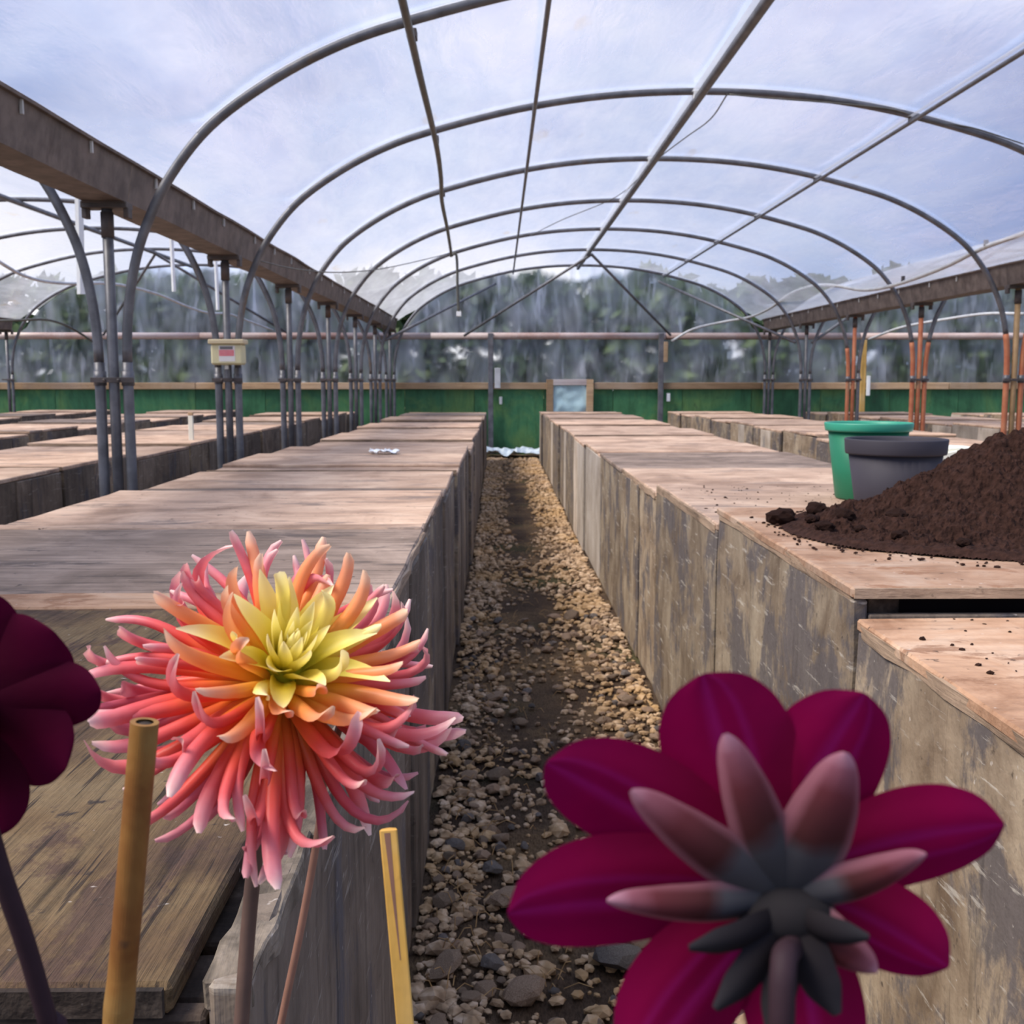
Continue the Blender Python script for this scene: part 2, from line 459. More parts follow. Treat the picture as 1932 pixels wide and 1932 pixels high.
def petal_mat(name, stops, trans=0.3, rough=0.45, vein=None, spec=0.35):
    """colour runs along the petal from its base (t=0) to its tip (t=1)"""
    m, nt = new_mat(name)
    at_ = N(nt, 'ShaderNodeAttribute', attribute_name='t')
    t = at_.outputs['Fac']
    nz = noise_tex(nt, coords(nt), 60, 3, 0.5)
    tt = N(nt, 'ShaderNodeMath', {0: nz, 1: 0.5}, operation='SUBTRACT').outputs[0]
    tt = N(nt, 'ShaderNodeMath', {0: tt, 1: 0.22, 2: t}, operation='MULTIPLY_ADD').outputs[0]
    c = ramp(nt, tt, stops)
    if vein:
        uu = N(nt, 'ShaderNodeAttribute', attribute_name='u').outputs['Fac']
        uu = N(nt, 'ShaderNodeMath', {0: uu, 1: 0.5, 2: 0.5}, operation='MULTIPLY_ADD').outputs[0]
        uu = N(nt, 'ShaderNodeMath', {0: tt, 1: 0.12, 2: uu}, operation='MULTIPLY_ADD').outputs[0]
        c = mixc(nt, ramp(nt, uu, vein[0]), c, vein[1])
    d = principled(nt, c, rough, nz, 0.05, spec=spec)
    tl = N(nt, 'ShaderNodeBsdfTranslucent', {'Color': c})
    out(nt, N(nt, 'ShaderNodeMixShader', {'Fac': trans, 1: d, 2: tl.outputs[0]}).outputs[0])
    return m
M['petal_in'] = petal_mat('yellow_petal', [(0.0, (0.55, 0.50, 0.02)), (0.35, (0.86, 0.70, 0.05)), (0.7, (0.95, 0.82, 0.22)), (1.0, (0.98, 0.88, 0.48))], 0.35)
M['petal_mid'] = petal_mat('apricot_petal', [(0.0, (0.85, 0.55, 0.03)), (0.3, (0.93, 0.45, 0.05)), (0.6, (0.92, 0.32, 0.09)), (0.85, (0.92, 0.38, 0.20)), (1.0, (0.95, 0.66, 0.46))], 0.35)
M['petal_out'] = petal_mat('coral_petal', [(0.0, (0.90, 0.42, 0.03)), (0.25, (0.90, 0.22, 0.035)), (0.48, (0.84, 0.10, 0.06)), (0.70, (0.78, 0.13, 0.14)), (0.88, (0.82, 0.30, 0.33)), (1.0, (0.90, 0.64, 0.58))], 0.3)
M['petal_back'] = petal_mat('rose_petal', [(0.0, (0.85, 0.32, 0.04)), (0.3, (0.78, 0.12, 0.05)), (0.55, (0.72, 0.075, 0.09)), (0.8, (0.70, 0.16, 0.22)), (1.0, (0.80, 0.44, 0.47))], 0.3)
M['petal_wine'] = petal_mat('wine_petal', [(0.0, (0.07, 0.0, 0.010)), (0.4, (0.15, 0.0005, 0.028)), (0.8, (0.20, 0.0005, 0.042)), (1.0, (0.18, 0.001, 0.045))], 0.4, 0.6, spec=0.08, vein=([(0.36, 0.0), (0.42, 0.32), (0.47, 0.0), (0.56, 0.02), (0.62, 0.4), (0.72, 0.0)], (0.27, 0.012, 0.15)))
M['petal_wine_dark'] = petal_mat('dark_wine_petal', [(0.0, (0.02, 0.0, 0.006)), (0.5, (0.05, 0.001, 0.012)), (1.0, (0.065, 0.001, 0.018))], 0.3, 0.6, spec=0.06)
M['bract'] = petal_mat('pink_bract', [(0.0, (0.045, 0.043, 0.047)), (0.36, (0.07, 0.066, 0.072)), (0.48, (0.065, 0.020, 0.020)), (0.74, (0.12, 0.028, 0.034)), (0.90, (0.24, 0.08, 0.105)), (1.0, (0.46, 0.23, 0.29))], 0.25, 0.6, spec=0.08, vein=([(0.06, 0.6), (0.22, 0.0), (0.82, 0.0), (0.97, 0.6)], (0.34, 0.13, 0.16)))
M['bract_green'] = petal_mat('grey_green_bract', [(0.0, (0.008, 0.006, 0.007)), (0.6, (0.017, 0.014, 0.016)), (1.0, (0.03, 0.027, 0.03))], 0.1, 0.7, spec=0.06)
M['calyx'] = plain('dark_calyx', (0.005, 0.002, 0.003), 0.9, 0.3, 60)
M['stem_brown'] = plain('brown_purple_stem', (0.105, 0.06, 0.045), 0.6, 0.25, 30)
M['stem_dark'] = plain('dark_purple_stem', (0.028, 0.013, 0.018), 0.7, 0.2, 30, 0.2)
M['stem_pink'] = plain('pinkish_stem', (0.27, 0.13, 0.085), 0.6, 0.3, 25)
M['bamboo'] = wood('bamboo_cane', [(0.17, 0.065, 0.016), (0.25, 0.12, 0.032), (0.28, 0.17, 0.055)], grain=(60, 60, 6), gstr=0.25, patch=14, spots=0.5, rough=0.55, bstr=0.15)
M['bamboo_split'] = wood('split_bamboo', [(0.62, 0.33, 0.06), (0.75, 0.43, 0.10), (0.80, 0.52, 0.18)], grain=(70, 70, 4), gstr=0.25, patch=9, spots=0.3, rough=0.5, bstr=0.15)
M['pith'] = plain('dark_pith', (0.035, 0.02, 0.012), 0.9, 0.3, 60)

# ================================================================== LARGE STRUCTURE
rnd = random.Random(7)
POST_L, POST_R, PERIOD = -1.89, 4.69, 6.58
CX = (POST_L+POST_R)/2
HOOP_Y = [5.47+2.3*k for k in range(7)]
YEND = HOOP_Y[-1]
HALF = 3.222
PROF = [(3.182, 0.0), (3.182, 0.65), (3.182, 1.3), (3.17, 1.60), (3.125, 1.86), (3.05, 2.07), (2.935, 2.28), (2.75, 2.50), (2.49, 2.69), (2.19, 2.85),
        (1.86, 2.97), (1.25, 3.125), (0.65, 3.215), (0.0, 3.245)]
PROF = [(d*1.01257, z) for d, z in PROF]

def hoop_points(cx, y):
    half = [Vector((-d, 0, z)) for d, z in PROF]
    full = half+[Vector((d, 0, z)) for d, z in reversed(PROF[:-1])]
    return [Vector((cx+p.x, y, p.z)) for p in spline(full, 5)]

# ---- floor
def floor_mesh():
    bm = bmesh.new()
    xs = [-14, -10, -6, -3, -1.5, -0.6]+[-0.3+0.05*i for i in range(21)]+[1.0, 2, 3.5, 6, 10, 14]
    ys = [-6, -2, 0, 1]+[1.6+0.08*i for i in range(90)]+[8.9+0.5*i for i in range(21)]+[19.6, 21, 22.5]
    rows = []
    for y in ys:
        row = []
        for x in xs:
            z = 0.0
            if -0.4 < x < 0.8:
                z = 0.012*noise.noise(Vector((x*4, y*4, 0)))+0.008*noise.noise(Vector((x*13, y*13, 3)))-0.01
            row.append(bm.verts.new((x, y, z)))
        rows.append(row)
    for j in range(len(ys)-1):
        for i in range(len(xs)-1):
            bm.faces.new((rows[j][i], rows[j][i+1], rows[j+1][i+1], rows[j+1][i]))
    return bm
floor = tag(bm_obj('floor', floor_mesh(), M['dirt'], smooth=True), 'brown dirt floor with a stony path between the boxes', kind='structure')
field = mesh_obj('ground', [(-90, -40, -0.06), (90, -40, -0.06), (90, 140, -0.06), (-90, 140, -0.06)], [(0, 1, 2, 3)], M['grass'])
tag(field, 'grass field outside the tunnel', kind='structure')

# ---- roof film
ceiling = tag(empty('ceiling'), 'clear polythene roof over the three tunnel spans', kind='structure')
def film_profile(cx):
    up = [p for p in spline([Vector((-d, 0, z)) for d, z in PROF[7:]]+[Vector((d, 0, z)) for d, z in reversed(PROF[7:-1])], 4)]
    o = [Vector((cx-3.165, 0, 2.325)), Vector((cx-3.02, 0, 2.42))]
    for i, p in enumerate(up):
        t = (up[min(i+1, len(up)-1)]-up[max(i-1, 0)]).normalized()
        n = Vector((-t.z, 0, t.x))
        o.append(Vector((cx, 0, 0))+p+n*0.032)
    o += [Vector((cx+3.02, 0, 2.42)), Vector((cx+3.165, 0, 2.325))]
    return o
ys_bays = [HOOP_Y[0]-2.3*k for k in (4, 3, 2, 1)]+HOOP_Y
for si, cx in enumerate((CX, CX-PERIOD, CX+PERIOD)):
    pr = film_profile(cx)
    for b in range(len(ys_bays)-1):
        y0, y1 = ys_bays[b], ys_bays[b+1]+(0.24 if b == len(ys_bays)-2 else 0)
        V, Fc = [], []
        nv = 10
        for j in range(nv+1):
            f = j/nv
            for i, p in enumerate(pr):
                edge = min(i, len(pr)-1-i)/len(pr)
                w = math.sin(math.pi*f)
                sag = -0.022*w+0.018*w*noise.noise(Vector((p.x*2.2, (y0+f*2.3)*0.9, si*5)))
                if i in (0, len(pr)-1):
                    sag = 0.0
                V.append((p.x, y0+(y1-y0)*f, p.z+sag))
        n = len(pr)
        for j in range(nv):
            for i in range(n-1):
                Fc.append((j*n+i, j*n+i+1, (j+1)*n+i+1, (j+1)*n+i))
        mesh_obj('film_panel', V, Fc, M['film_roof'], ceiling, smooth=True)

# ---- end wall
wall = tag(empty('wall_back', (0, YEND+0.16, 0)), 'end wall of green boards and clear polythene sheeting', kind='structure')
X0, X1 = -10.2, 11.4
x = X0
i = 0
while x < X1-0.01:
    w = min(1.22, X1-x)
    slab('board', (x+0.004, x+w-0.004, 0.03+0.004*(i % 2), 0.05+0.004*(i % 2), -0.02, 1.13), M['green_board'], wall, 0.002)
    x += w
    i += 1
for a, b in ((X0, -5.3), (-5.29, -1.9), (-1.89, 0.83), (1.66, 4.6), (4.61, 7.9), (7.91, X1)):
    slab('rail', (a, b, -0.03, 0.03, 1.13, 1.245), M['timber'], wall, 0.006, cuts=4, jit=0.004, seed=int(a*10))
for a, b in ((X0, -5.2), (-5.19, -1.2), (-1.19, 2.9), (2.91, 6.3), (6.31, X1)):
    V, Fc = tube_data([(a, 0, 2.05), ((a+b)/2, 0.0, 2.052), (b, 0, 2.05)], 0.058, 12)
    mesh_obj('rail_pipe', V, Fc, M['pink_rail'], wall, smooth=True)
def wall_film(x0, x1, zfun0, zfun1, seed, name='film_sheet'):
    nx, nz = max(12, int((x1-x0)*9)), 12
    V, Fc = [], []
    for j in range(nz+1):
        for i in range(nx+1):
            x = x0+(x1-x0)*i/nx
            za, zb = zfun0(x), zfun1(x)
            z = za+(zb-za)*j/nz
            sl = noise.noise(Vector((x*2.0-z*1.3+seed, 0.25*z, seed)))*0.05+noise.noise(Vector((x*7.0-z*4.0, 0.4*z, seed+9)))*0.02
            k = math.sin(math.pi*min(1, max(0, j/nz)))**0.5
            V.append((x, 0.062+sl*k, z))
    for j in range(nz):
        for i in range(nx):
            a = j*(nx+1)+i
            Fc.append((a, a+1, a+nx+2, a+nx+1))
    return mesh_obj(name, V, Fc, M['film_wall'], wall, smooth=True)
def arch_z(dx):
    dx = abs(dx)
    if dx >= 3.14: return 2.12
    p = PROF
    for (d1, z1), (d0, z0) in zip(p[3:], p[4:]):
        if d0 <= dx <= d1:
            return max(2.1, z0+(z1-z0)*(dx-d0)/(d1-d0)+0.02)
    return 2.12
for x0, x1 in ((X0, POST_L-PERIOD), (POST_L-PERIOD, -5.2), (-5.2, POST_L), (POST_L, -0.12), (-0.12, 2.83), (2.83, POST_R), (POST_R, 6.35), (6.35, X1)):
    wall_film(x0, x1, lambda x: 1.24, lambda x: 2.05, x0)
for cx in (CX-PERIOD, CX, CX+PERIOD):
    wall_film(cx-3.14, cx+3.14, lambda x: 2.05, lambda x, c=cx: arch_z(x-c), cx+40, 'gable_film')
for xx, m, zz in ((-0.15, 'galv', 2.1), (2.82, 'galv', 2.1), (6.36, 'yellow_wood', 1.98)):
    slab('post', (xx-0.045, xx+0.045, -0.10, -0.035, 0.0, zz), M[m], wall, 0.006, cuts=5, jit=0.006, seed=int(xx*9))
slab('bracket', (-0.08, 0.02, -0.12, -0.10, 1.15, 1.5), M['pale_pipe'], wall)
slab('bracket', (2.86, 2.93, -0.12, -0.10, 1.60, 1.95), M['timber'], wall)
slab('bracket', (6.42, 6.48, -0.12, -0.09, 1.02, 1.36), M['white_plastic'], wall)
slab('catch', (0.0, 0.05, -0.07, -0.03, 0.87, 1.0), M['pale_pipe'], wall)
slab('catch', (2.93, 2.99, -0.07, -0.03, 0.92, 1.06), M['white_plastic'], wall)
# small polythene window in the wall
win = tag(empty('window_1', (1.235, YEND+0.14, 0.0)), 'timber framed window covered with cloudy polythene in the green wall', kind='structure')
slab('window_frame', (-0.41, -0.29, -0.04, 0.02, 0.55, 1.30), M['timber'], win, cuts=3, jit=0.004, seed=3)
slab('window_frame', (0.29, 0.41, -0.04, 0.02, 0.55, 1.30), M['timber'], win, cuts=3, jit=0.004, seed=4)
slab('window_frame', (-0.29, 0.29, -0.04, 0.02, 1.20, 1.30), M['pink_rail'], win, cuts=3, jit=0.004, seed=5)
slab('window_frame', (-0.29, 0.29, -0.04, 0.02, 0.55, 0.63), M['timber'], win, cuts=3, jit=0.004, seed=6)
M['pane'] = plain('cloudy_polythene', (0.42, 0.58, 0.60), 0.3, 0.25, 3)
V, Fc = [], []
for j in range(13):
    for i in range(13):
        V.append((-0.29+0.58*i/12, -0.01+0.03*noise.noise(Vector((i*0.35, j*0.35, 2))), 0.63+0.57*j/12))
for j in range(12):
    for i in range(12):
        a = j*13+i
        Fc.append((a, a+1, a+14, a+13))
mesh_obj('pane', V, Fc, M['pane'], win, smooth=True)

# ================================================================== STEEL FRAME
def split_pts(pts, z):
    apex = len(pts)//2
    iL = next(i for i, p in enumerate(pts) if p.z >= z-1e-6)
    iR = max(i for i, p in enumerate(pts) if p.z >= z-1e-6)
    return iL, iR

def build_hoop(cx, y, label, group, rust_l=False, rust_r=False, rad=0.024):
    o = thing('pipe_hoop', label, 'hoop', (cx, y, 0), 0, group)
    pts = [p-Vector((cx, y, 0)) for p in hoop_points(cx, y)]
    zl, zr = (1.66 if rust_l else 1.3), (1.66 if rust_r else 1.3)
    iL = next(i for i, p in enumerate(pts) if p.z >= zl)
    iR = max(i for i, p in enumerate(pts) if p.z >= zr)
    tube('arch', pts[iL:iR+1], rad, M['galv'], o, 12)
    tube('leg', [(-HALF, 0, 0), (-HALF, 0, 0.7)]+pts[[i for i, p in enumerate(pts) if p.z >= 1.25][0]:iL+1], rad+0.002, M['rusty' if rust_l else 'galv'], o, 12)
    tube('leg', [(HALF, 0, 0), (HALF, 0, 0.7)]+list(reversed(pts[iR:max(i for i, p in enumerate(pts) if p.z >= 1.25)+1])), rad+0.002, M['rusty' if rust_r else 'galv'], o, 12)
    V, Fc = [], []
    ap = [p for p in pts[iL:iR+1] if p.z > 2.45]
    for i, p in enumerate(ap):
        t = (ap[min(i+1, len(ap)-1)]-ap[max(i-1, 0)]).normalized()
        n = Vector((-t.z, 0, t.x))
        for yy, hh in ((-0.034, 0.018), (0, 0.027), (0.034, 0.018)):
            V.append(p+n*hh+Vector((0, yy, 0)))
    for i in range(len(ap)-1):
        for k in range(2):
            a = i*3+k
            Fc.append((a, a+1, a+4, a+3))
    mesh_obj('film_tape', V, Fc, M['tape'], o, smooth=True)
    for s in (-1, 1):
        tube('collar', [(s*HALF, 0, 1.27), (s*HALF, 0, 1.34)], rad+0.007, M['galv'], o, 12)
    return o

for k, y in enumerate(HOOP_Y):
    end = ' against the end wall' if k == 6 else ''
    build_hoop(CX, y, f'grey pipe hoop over the middle span, {ORD[k]} from the camera{end}', 'hoops of the middle span', rust_r=k in (2, 3, 4))
    build_hoop(CX-PERIOD, y, f'grey pipe hoop over the left span, {ORD[k]} from the camera{end}', 'hoops of the left span')
    if k >= 2:
        build_hoop(CX+PERIOD, y, f'pipe hoop over the right span, {ORD[k-2]} from the camera{end}', 'hoops of the right span', rust_l=k in (2, 3))

def gutter_post(x, y, label, group, mats=('galv',)):
    o = thing('gutter_post', label, 'post', (x, y, 0), 0, group)
    tube('pole', [(0, 0, 0), (0, 0, 1.25), (0, 0, 2.115)], 0.026, M[mats[0]], o, 12)
    tube('sleeve', [(0, 0, 1.98), (0, 0, 2.10)], 0.031, M['dark_metal'], o, 12)
    br = slab('saddle', (-0.11, 0.11, -0.05, 0.05, 2.115, 2.145), M['dark_metal'], o, 0.003)
    for s in (-1, 1):
        slab('lug', (s*0.10-0.012, s*0.10+0.012, -0.03, 0.03, 2.07, 2.12), M['dark_metal'], br, 0.003)
    st = slab('strap', (-0.105, 0.105, -0.034, -0.029, 1.285, 1.31), M['dark_metal'], o, 0.001)
    for s in (-1, 1):
        tube('bolt', [(s*0.035, -0.045, 1.297), (s*0.035, -0.025, 1.297)], 0.007, M['dark_metal'], st, 8)
    return o
for k, y in enumerate(HOOP_Y):
    gutter_post(POST_L, y, f'grey post under the left gutter, {ORD[k]} from the camera', 'posts under the left gutter', ('galv',))
for k, y in enumerate(HOOP_Y[2:]):
    gutter_post(POST_R, y, f'post under the right gutter, {ORD[k]} from the camera', 'posts under the right gutter', ('ochre' if k == 0 else 'rusty' if k in (1, 2) else 'galv',))
gutter_post(POST_L-PERIOD, YEND, 'grey post at the far left corner beside the end wall', 'posts under the far left gutter')

def gutter(x, y0, y1, label):
    o = thing('valley_gutter', label, 'gutter', (x, y0, 0))
    ys = [0.0]
    while ys[-1] < y1-y0-0.01:
        ys.append(min(y1-y0, ys[-1]+2.3))
    def sec(t):  # outer and inner trough outline
        return [(-0.150, 2.335), (-0.125, 2.335), (-0.096, 2.165), (0.096, 2.165), (0.125, 2.335), (0.150, 2.335), (0.148, 2.322), (0.130, 2.322), (0.102, 2.145), (-0.102, 2.145), (-0.130, 2.322), (-0.148, 2.322)]
    for a, b in zip(ys, ys[1:]):
        V, Fc = [], []
        s = sec(0)
        nn = 7
        for j in range(nn):
            yy = a+0.003+(b-a-0.006)*j/(nn-1)
            for px, pz in s:
                w = 0.005*noise.noise(Vector((px*9, (y0+yy)*1.7, pz*9)))
                V.append((px+w, yy, pz+w))
        m = len(s)
        for j in range(nn-1):
            for i in range(m):
                Fc.append((j*m+i, j*m+(i+1) % m, (j+1)*m+(i+1) % m, (j+1)*m+i))
        Fc.append(tuple(range(m-1, -1, -1)))
        Fc.append(tuple((nn-1)*m+i for i in range(m)))
        sg = mesh_obj('gutter_length', V, Fc, M['gutter'], o)
        for q in (0.35, 1.05, 1.75):
            for sd_ in (-1, 1):
                slab('film_clip', (min(sd_*0.128, sd_*0.140), max(sd_*0.128, sd_*0.140), a+q, a+q+0.012, 2.27, 2.325), M['pale_pipe'], sg, 0.001)
        slab('joint_plate', (-0.105, 0.105, b-0.06, b+0.04, 2.139, 2.146), M['dark_metal'], sg, 0.002)
    return o
gutter(POST_L, HOOP_Y[0]-2.3*2, YEND, 'grimy metal valley gutter along the left of the middle span')
gutter(POST_R, HOOP_Y[0]-2.3, YEND, 'grimy metal valley gutter along the right of the middle span')
gutter(POST_L-PERIOD, HOOP_Y[3], YEND, 'dark gutter at the far left edge of the view')

def pipe_thing(name, label, cat, pts, rad, mat, seg=10, group=None, clips=None, clip_mat=None):
    o = thing(name, label, cat, pts[0], 0, group)
    base = Vector(pts[0])
    tube('pipe', [Vector(p)-base for p in pts], rad, M[mat], o, seg)
    for c, sz in (clips or []):
        c = Vector(c)-base
        slab('clip', (c.x-sz[0], c.x+sz[0], c.y-sz[1], c.y+sz[1], c.z-sz[2], c.z+sz[2]), M[clip_mat or 'galv'], o, 0.002)
    return o
def ribbon(o, pts, half, dz):
    base = Vector(o.location)
    V, Fc = [], []
    for p in pts:
        for dx, d2 in ((-half, -0.006), (0, 0.0), (half, -0.006)):
            V.append(Vector(p)-base+Vector((dx, 0, dz+d2)))
    for i in range(len(pts)-1):
        for k in range(2):
            a = i*3+k
            Fc.append((a, a+1, a+4, a+3))
    mesh_obj('film_tape', V, Fc, M['tape'], o, smooth=True)
def straight(x, z, y0, y1, n=8, dz=0.0):
    return [(x, y0+(y1-y0)*i/n, z+dz*(i/n)) for i in range(n+1)]
ridge_z = 3.245-0.024-0.030
rp_ = pipe_thing('ridge_pipe', 'thick ridge pipe running along the top of the middle span', 'pipe', straight(CX-0.05, ridge_z, HOOP_Y[0]-2.3, YEND-0.05), 0.030, 'galv', 12,
           clips=[((CX-0.05, y, ridge_z+0.03), (0.03, 0.035, 0.03)) for y in HOOP_Y[:-1]], clip_mat='white_plastic')
ribbon(rp_, straight(CX-0.06, ridge_z, HOOP_Y[0]-2.3, YEND-0.05), 0.034, 0.052)
def under(cx, x):
    return arch_z(x-cx)-0.02-0.024
pipe_thing('purlin_pipe', 'thin purlin pipe left of the ridge in the middle span', 'pipe', straight(0.24, under(CX, 0.24)-0.014, HOOP_Y[0]-2.3, YEND), 0.014, 'galv', clips=[((0.24, y, under(CX, 0.24)+0.01), (0.015, 0.03, 0.02)) for y in HOOP_Y[:-1]])
rp_ = pipe_thing('purlin_pipe', 'thin purlin pipe right of the ridge in the middle span', 'pipe', straight(2.82, under(CX, 2.82)-0.014, HOOP_Y[0]-2.3, YEND), 0.014, 'galv', clips=[((2.82, y, under(CX, 2.82)+0.01), (0.015, 0.03, 0.02)) for y in HOOP_Y[:-1]])
ribbon(rp_, straight(2.80, under(CX, 2.82)-0.014, HOOP_Y[0]-2.3, YEND), 0.017, 0.034)
pipe_thing('ridge_pipe', 'ridge pipe running along the top of the left span', 'pipe', straight(CX-PERIOD, ridge_z, HOOP_Y[0], YEND-0.05), 0.028, 'galv', 12)
pipe_thing('ridge_pipe', 'ridge pipe running along the top of the right span', 'pipe', straight(CX+PERIOD, ridge_z, HOOP_Y[2], YEND-0.05), 0.028, 'galv', 12)
# watering pipe hung left of the purlin, ending in a dropped hose
wp = [(-0.40, 2.5, 2.90), (-0.41, 4.9, 2.90), (-0.415, 6.0, 2.885), (-0.43, 7.8, 2.90), (-0.47, 9.2, 2.91), (-0.52, 10.3, 2.91), (-0.56, 12.2, 2.92), (-0.60, 13.9, 2.90), (-0.615, 14.4, 2.87)]
pipe_thing('watering_pipe', 'dark sagging watering pipe hung under the hoops left of the ridge', 'pipe', spline(wp, 4), 0.019, 'dark_pipe',
           clips=[((-0.412, 5.47, 2.925), (0.024, 0.04, 0.02)), ((-0.43, 7.77, 2.925), (0.02, 0.04, 0.02)), ((-0.50, 10.07, 2.935), (0.02, 0.03, 0.02))], clip_mat='dark_metal')
pipe_thing('drop_hose', 'dark hose dropping from the end of the watering pipe', 'hose', spline([(-0.615, 14.4, 2.87), (-0.56, 14.42, 2.90), (-0.54, 14.43, 2.80), (-0.535, 14.43, 2.45), (-0.52, 14.43, 2.16)], 5), 0.018, 'dark_pipe', clips=[((-0.52, 14.43, 2.14), (0.03, 0.03, 0.03))], clip_mat='white_plastic')
# wavy overhead irrigation pipes
hz = [(4.3, 9.19, 2.49), (4.3, 10.0, 2.456), (4.3, 10.83, 2.375), (4.3, 12.1, 2.32), (4.3, 13.17, 2.348), (4.3, 14.44, 2.51), (4.3, 15.42, 2.577), (4.3, 16.54, 2.554), (4.3, 17.64, 2.43), (4.2, 18.6, 2.34), (3.8, 18.95, 2.27), (3.3, 19.0, 2.15), (2.95, 19.05, 1.95)]
hz = [(4.3, 6.9, 2.60), (4.3, 8.0, 2.55)]+hz
pipe_thing('irrigation_pipe', 'pale wavy irrigation pipe along the right gutter', 'pipe', spline(hz, 5), 0.020, 'pale_pipe',
           clips=[((4.3, y, z+0.035), (0.016, 0.016, 0.028)) for y, z in ((9.9, 2.46), (11.9, 2.33), (14.2, 2.49), (15.6, 2.58), (17.4, 2.47))], clip_mat='dark_metal')
rz_ = [at(1932, 592, 15.0), at(1860, 592, 15.6), at(1780, 603, 16.4), at(1700, 618, 17.4), at(1640, 640, 18.6)]
pipe_thing('irrigation_pipe', 'pale irrigation pipe hanging across the right span', 'pipe', spline(rz_, 5), 0.020, 'pale_pipe')
lz = [at(-40, 470, 11.2), at(0, 495, 11.6), at(40, 518, 12.0), at(80, 530, 12.4), at(130, 535, 12.9), at(190, 534, 13.4), at(240, 540, 13.9), at(300, 556, 14.8), at(350, 577, 15.8), at(395, 591, 16.8), at(430, 592, 17.6), at(470, 606, 18.3), at(515, 623, 18.9)]
pipe_thing('irrigation_pipe', 'wavy irrigation pipe hanging under the left span roof', 'pipe', spline(lz, 4), 0.018, 'pale_pipe')
lz2 = [at(-20, 606, 17.5), at(40, 604, 17.7), at(85, 603, 17.9), at(120, 612, 18.1), at(150, 628, 18.4), at(180, 648, 18.7)]
pipe_thing('irrigation_pipe', 'short bent irrigation pipe at the far left end', 'pipe', spline(lz2, 4), 0.020, 'dark_pipe')
# braces to the end wall
def brace(a, b, label, r=0.022):
    pipe_thing('brace_pipe', label, 'brace', [a, [(p+q)/2 for p, q in zip(a, b)], b], r, 'galv', 10, 'diagonal braces at the end wall')
Y6 = HOOP_Y[5]
brace((CX, Y6+0.05, 3.18), (2.95, YEND-0.08, 2.06), 'diagonal brace from the ridge down to the right wall post')
brace((CX, Y6+0.05, 3.18), (-0.6, YEND-0.08, 2.05), 'diagonal brace from the ridge down to the left wall rail')
brace((-0.06, YEND-0.04, 2.93), (-1.80, Y6, 1.86), 'slanting brace from the end hoop to the left gutter post')
brace((2.74, YEND-0.04, 2.97), (4.52, Y6, 1.86), 'slanting brace from the end hoop to the right gutter post')
brace((CX-PERIOD, Y6+0.05, 3.18), (CX-PERIOD+1.6, YEND-0.08, 2.06), 'diagonal brace right of the ridge in the left span')
brace((CX-PERIOD, Y6+0.05, 3.18), (CX-PERIOD-1.6, YEND-0.08, 2.06), 'diagonal brace left of the ridge in the left span')
brace((CX+PERIOD-0.9, YEND-0.04, 3.13), (POST_R+0.09, Y6, 1.86), 'slanting brace from the end hoop into the right span')
# slack wires under the roof
def wire(pts, label, r=0.005):
    pipe_thing('cable', label, 'cable', spline(pts, 5), r, 'dark_pipe', 6)
wire([at(1372, 178, 7.74), at(1340, 225, 8.3), at(1290, 262, 9.0), at(1235, 305, 10.0), at(1165, 370, 12.1), at(1060, 415, 13.0), at(1000, 445, 14.4)], 'thin slack wire strung beside the ridge pipe')
wire([at(1376, 178, 7.74), at(1450, 185, 7.74), at(1580, 195, 7.74), at(1690, 208, 7.74), at(1750, 230, 7.76), at(1830, 240, 7.74), at(1932, 272, 7.74)], 'thin wire looped along the second hoop')
wire([at(488, 492, 7.9), at(560, 508, 8.6), at(640, 514, 9.6), at(720, 507, 11.4), at(800, 490, 13.4), at(862, 474, 14.43)], 'thin wire slung from the left gutter to the watering pipe')
# hanging white strips in the left span
for px, y0, y1, Y, w, lab in ((150, 338, 555, 8.2, 0.030, 'widest'), (325, 440, 550, 12.0, 0.022, 'second'), (408, 474, 585, 14.2, 0.022, 'third')):
    top, bot = at(px-2, y0, Y), at(px+3, y1, Y)
    zt = top.z
    o = thing('hanging_strip', {'widest': 'long white plastic strip hanging beside the nearest left post', 'second': 'short white plastic strip hanging under the left gutter', 'third': 'thin white plastic strip hanging beside the cream electrical box post'}[lab], 'strip', (bot.x, Y, bot.z), 0, 'white strips hanging in the left span')
    V = []
    L = top.z-bot.z
    nseg = 6
    V, Fc = [], []
    for i in range(nseg+1):
        t = i/nseg
        for dx, dy in ((-w, 0.002*math.sin(t*5)), (0, -0.012), (w, 0.002), (0, 0.004)):
            V.append(((bot.x-bot.x)+dx+(top.x-bot.x)*t, dy, L*t))
    for i in range(nseg):
        for k in range(4):
            Fc.append((i*4+k, i*4+(k+1) % 4, (i+1)*4+(k+1) % 4, (i+1)*4+k))
    Fc += [(3, 2, 1, 0), tuple(nseg*4+k for k in range(4))]
    mesh_obj('strip', V, Fc, M['white_plastic'], o)
    tube('hook', [(top.x-bot.x, 0, L), (top.x-bot.x, 0, L+0.12), (top.x-bot.x+0.01, 0, L+0.3)], 0.004, M['galv'], o, 6)
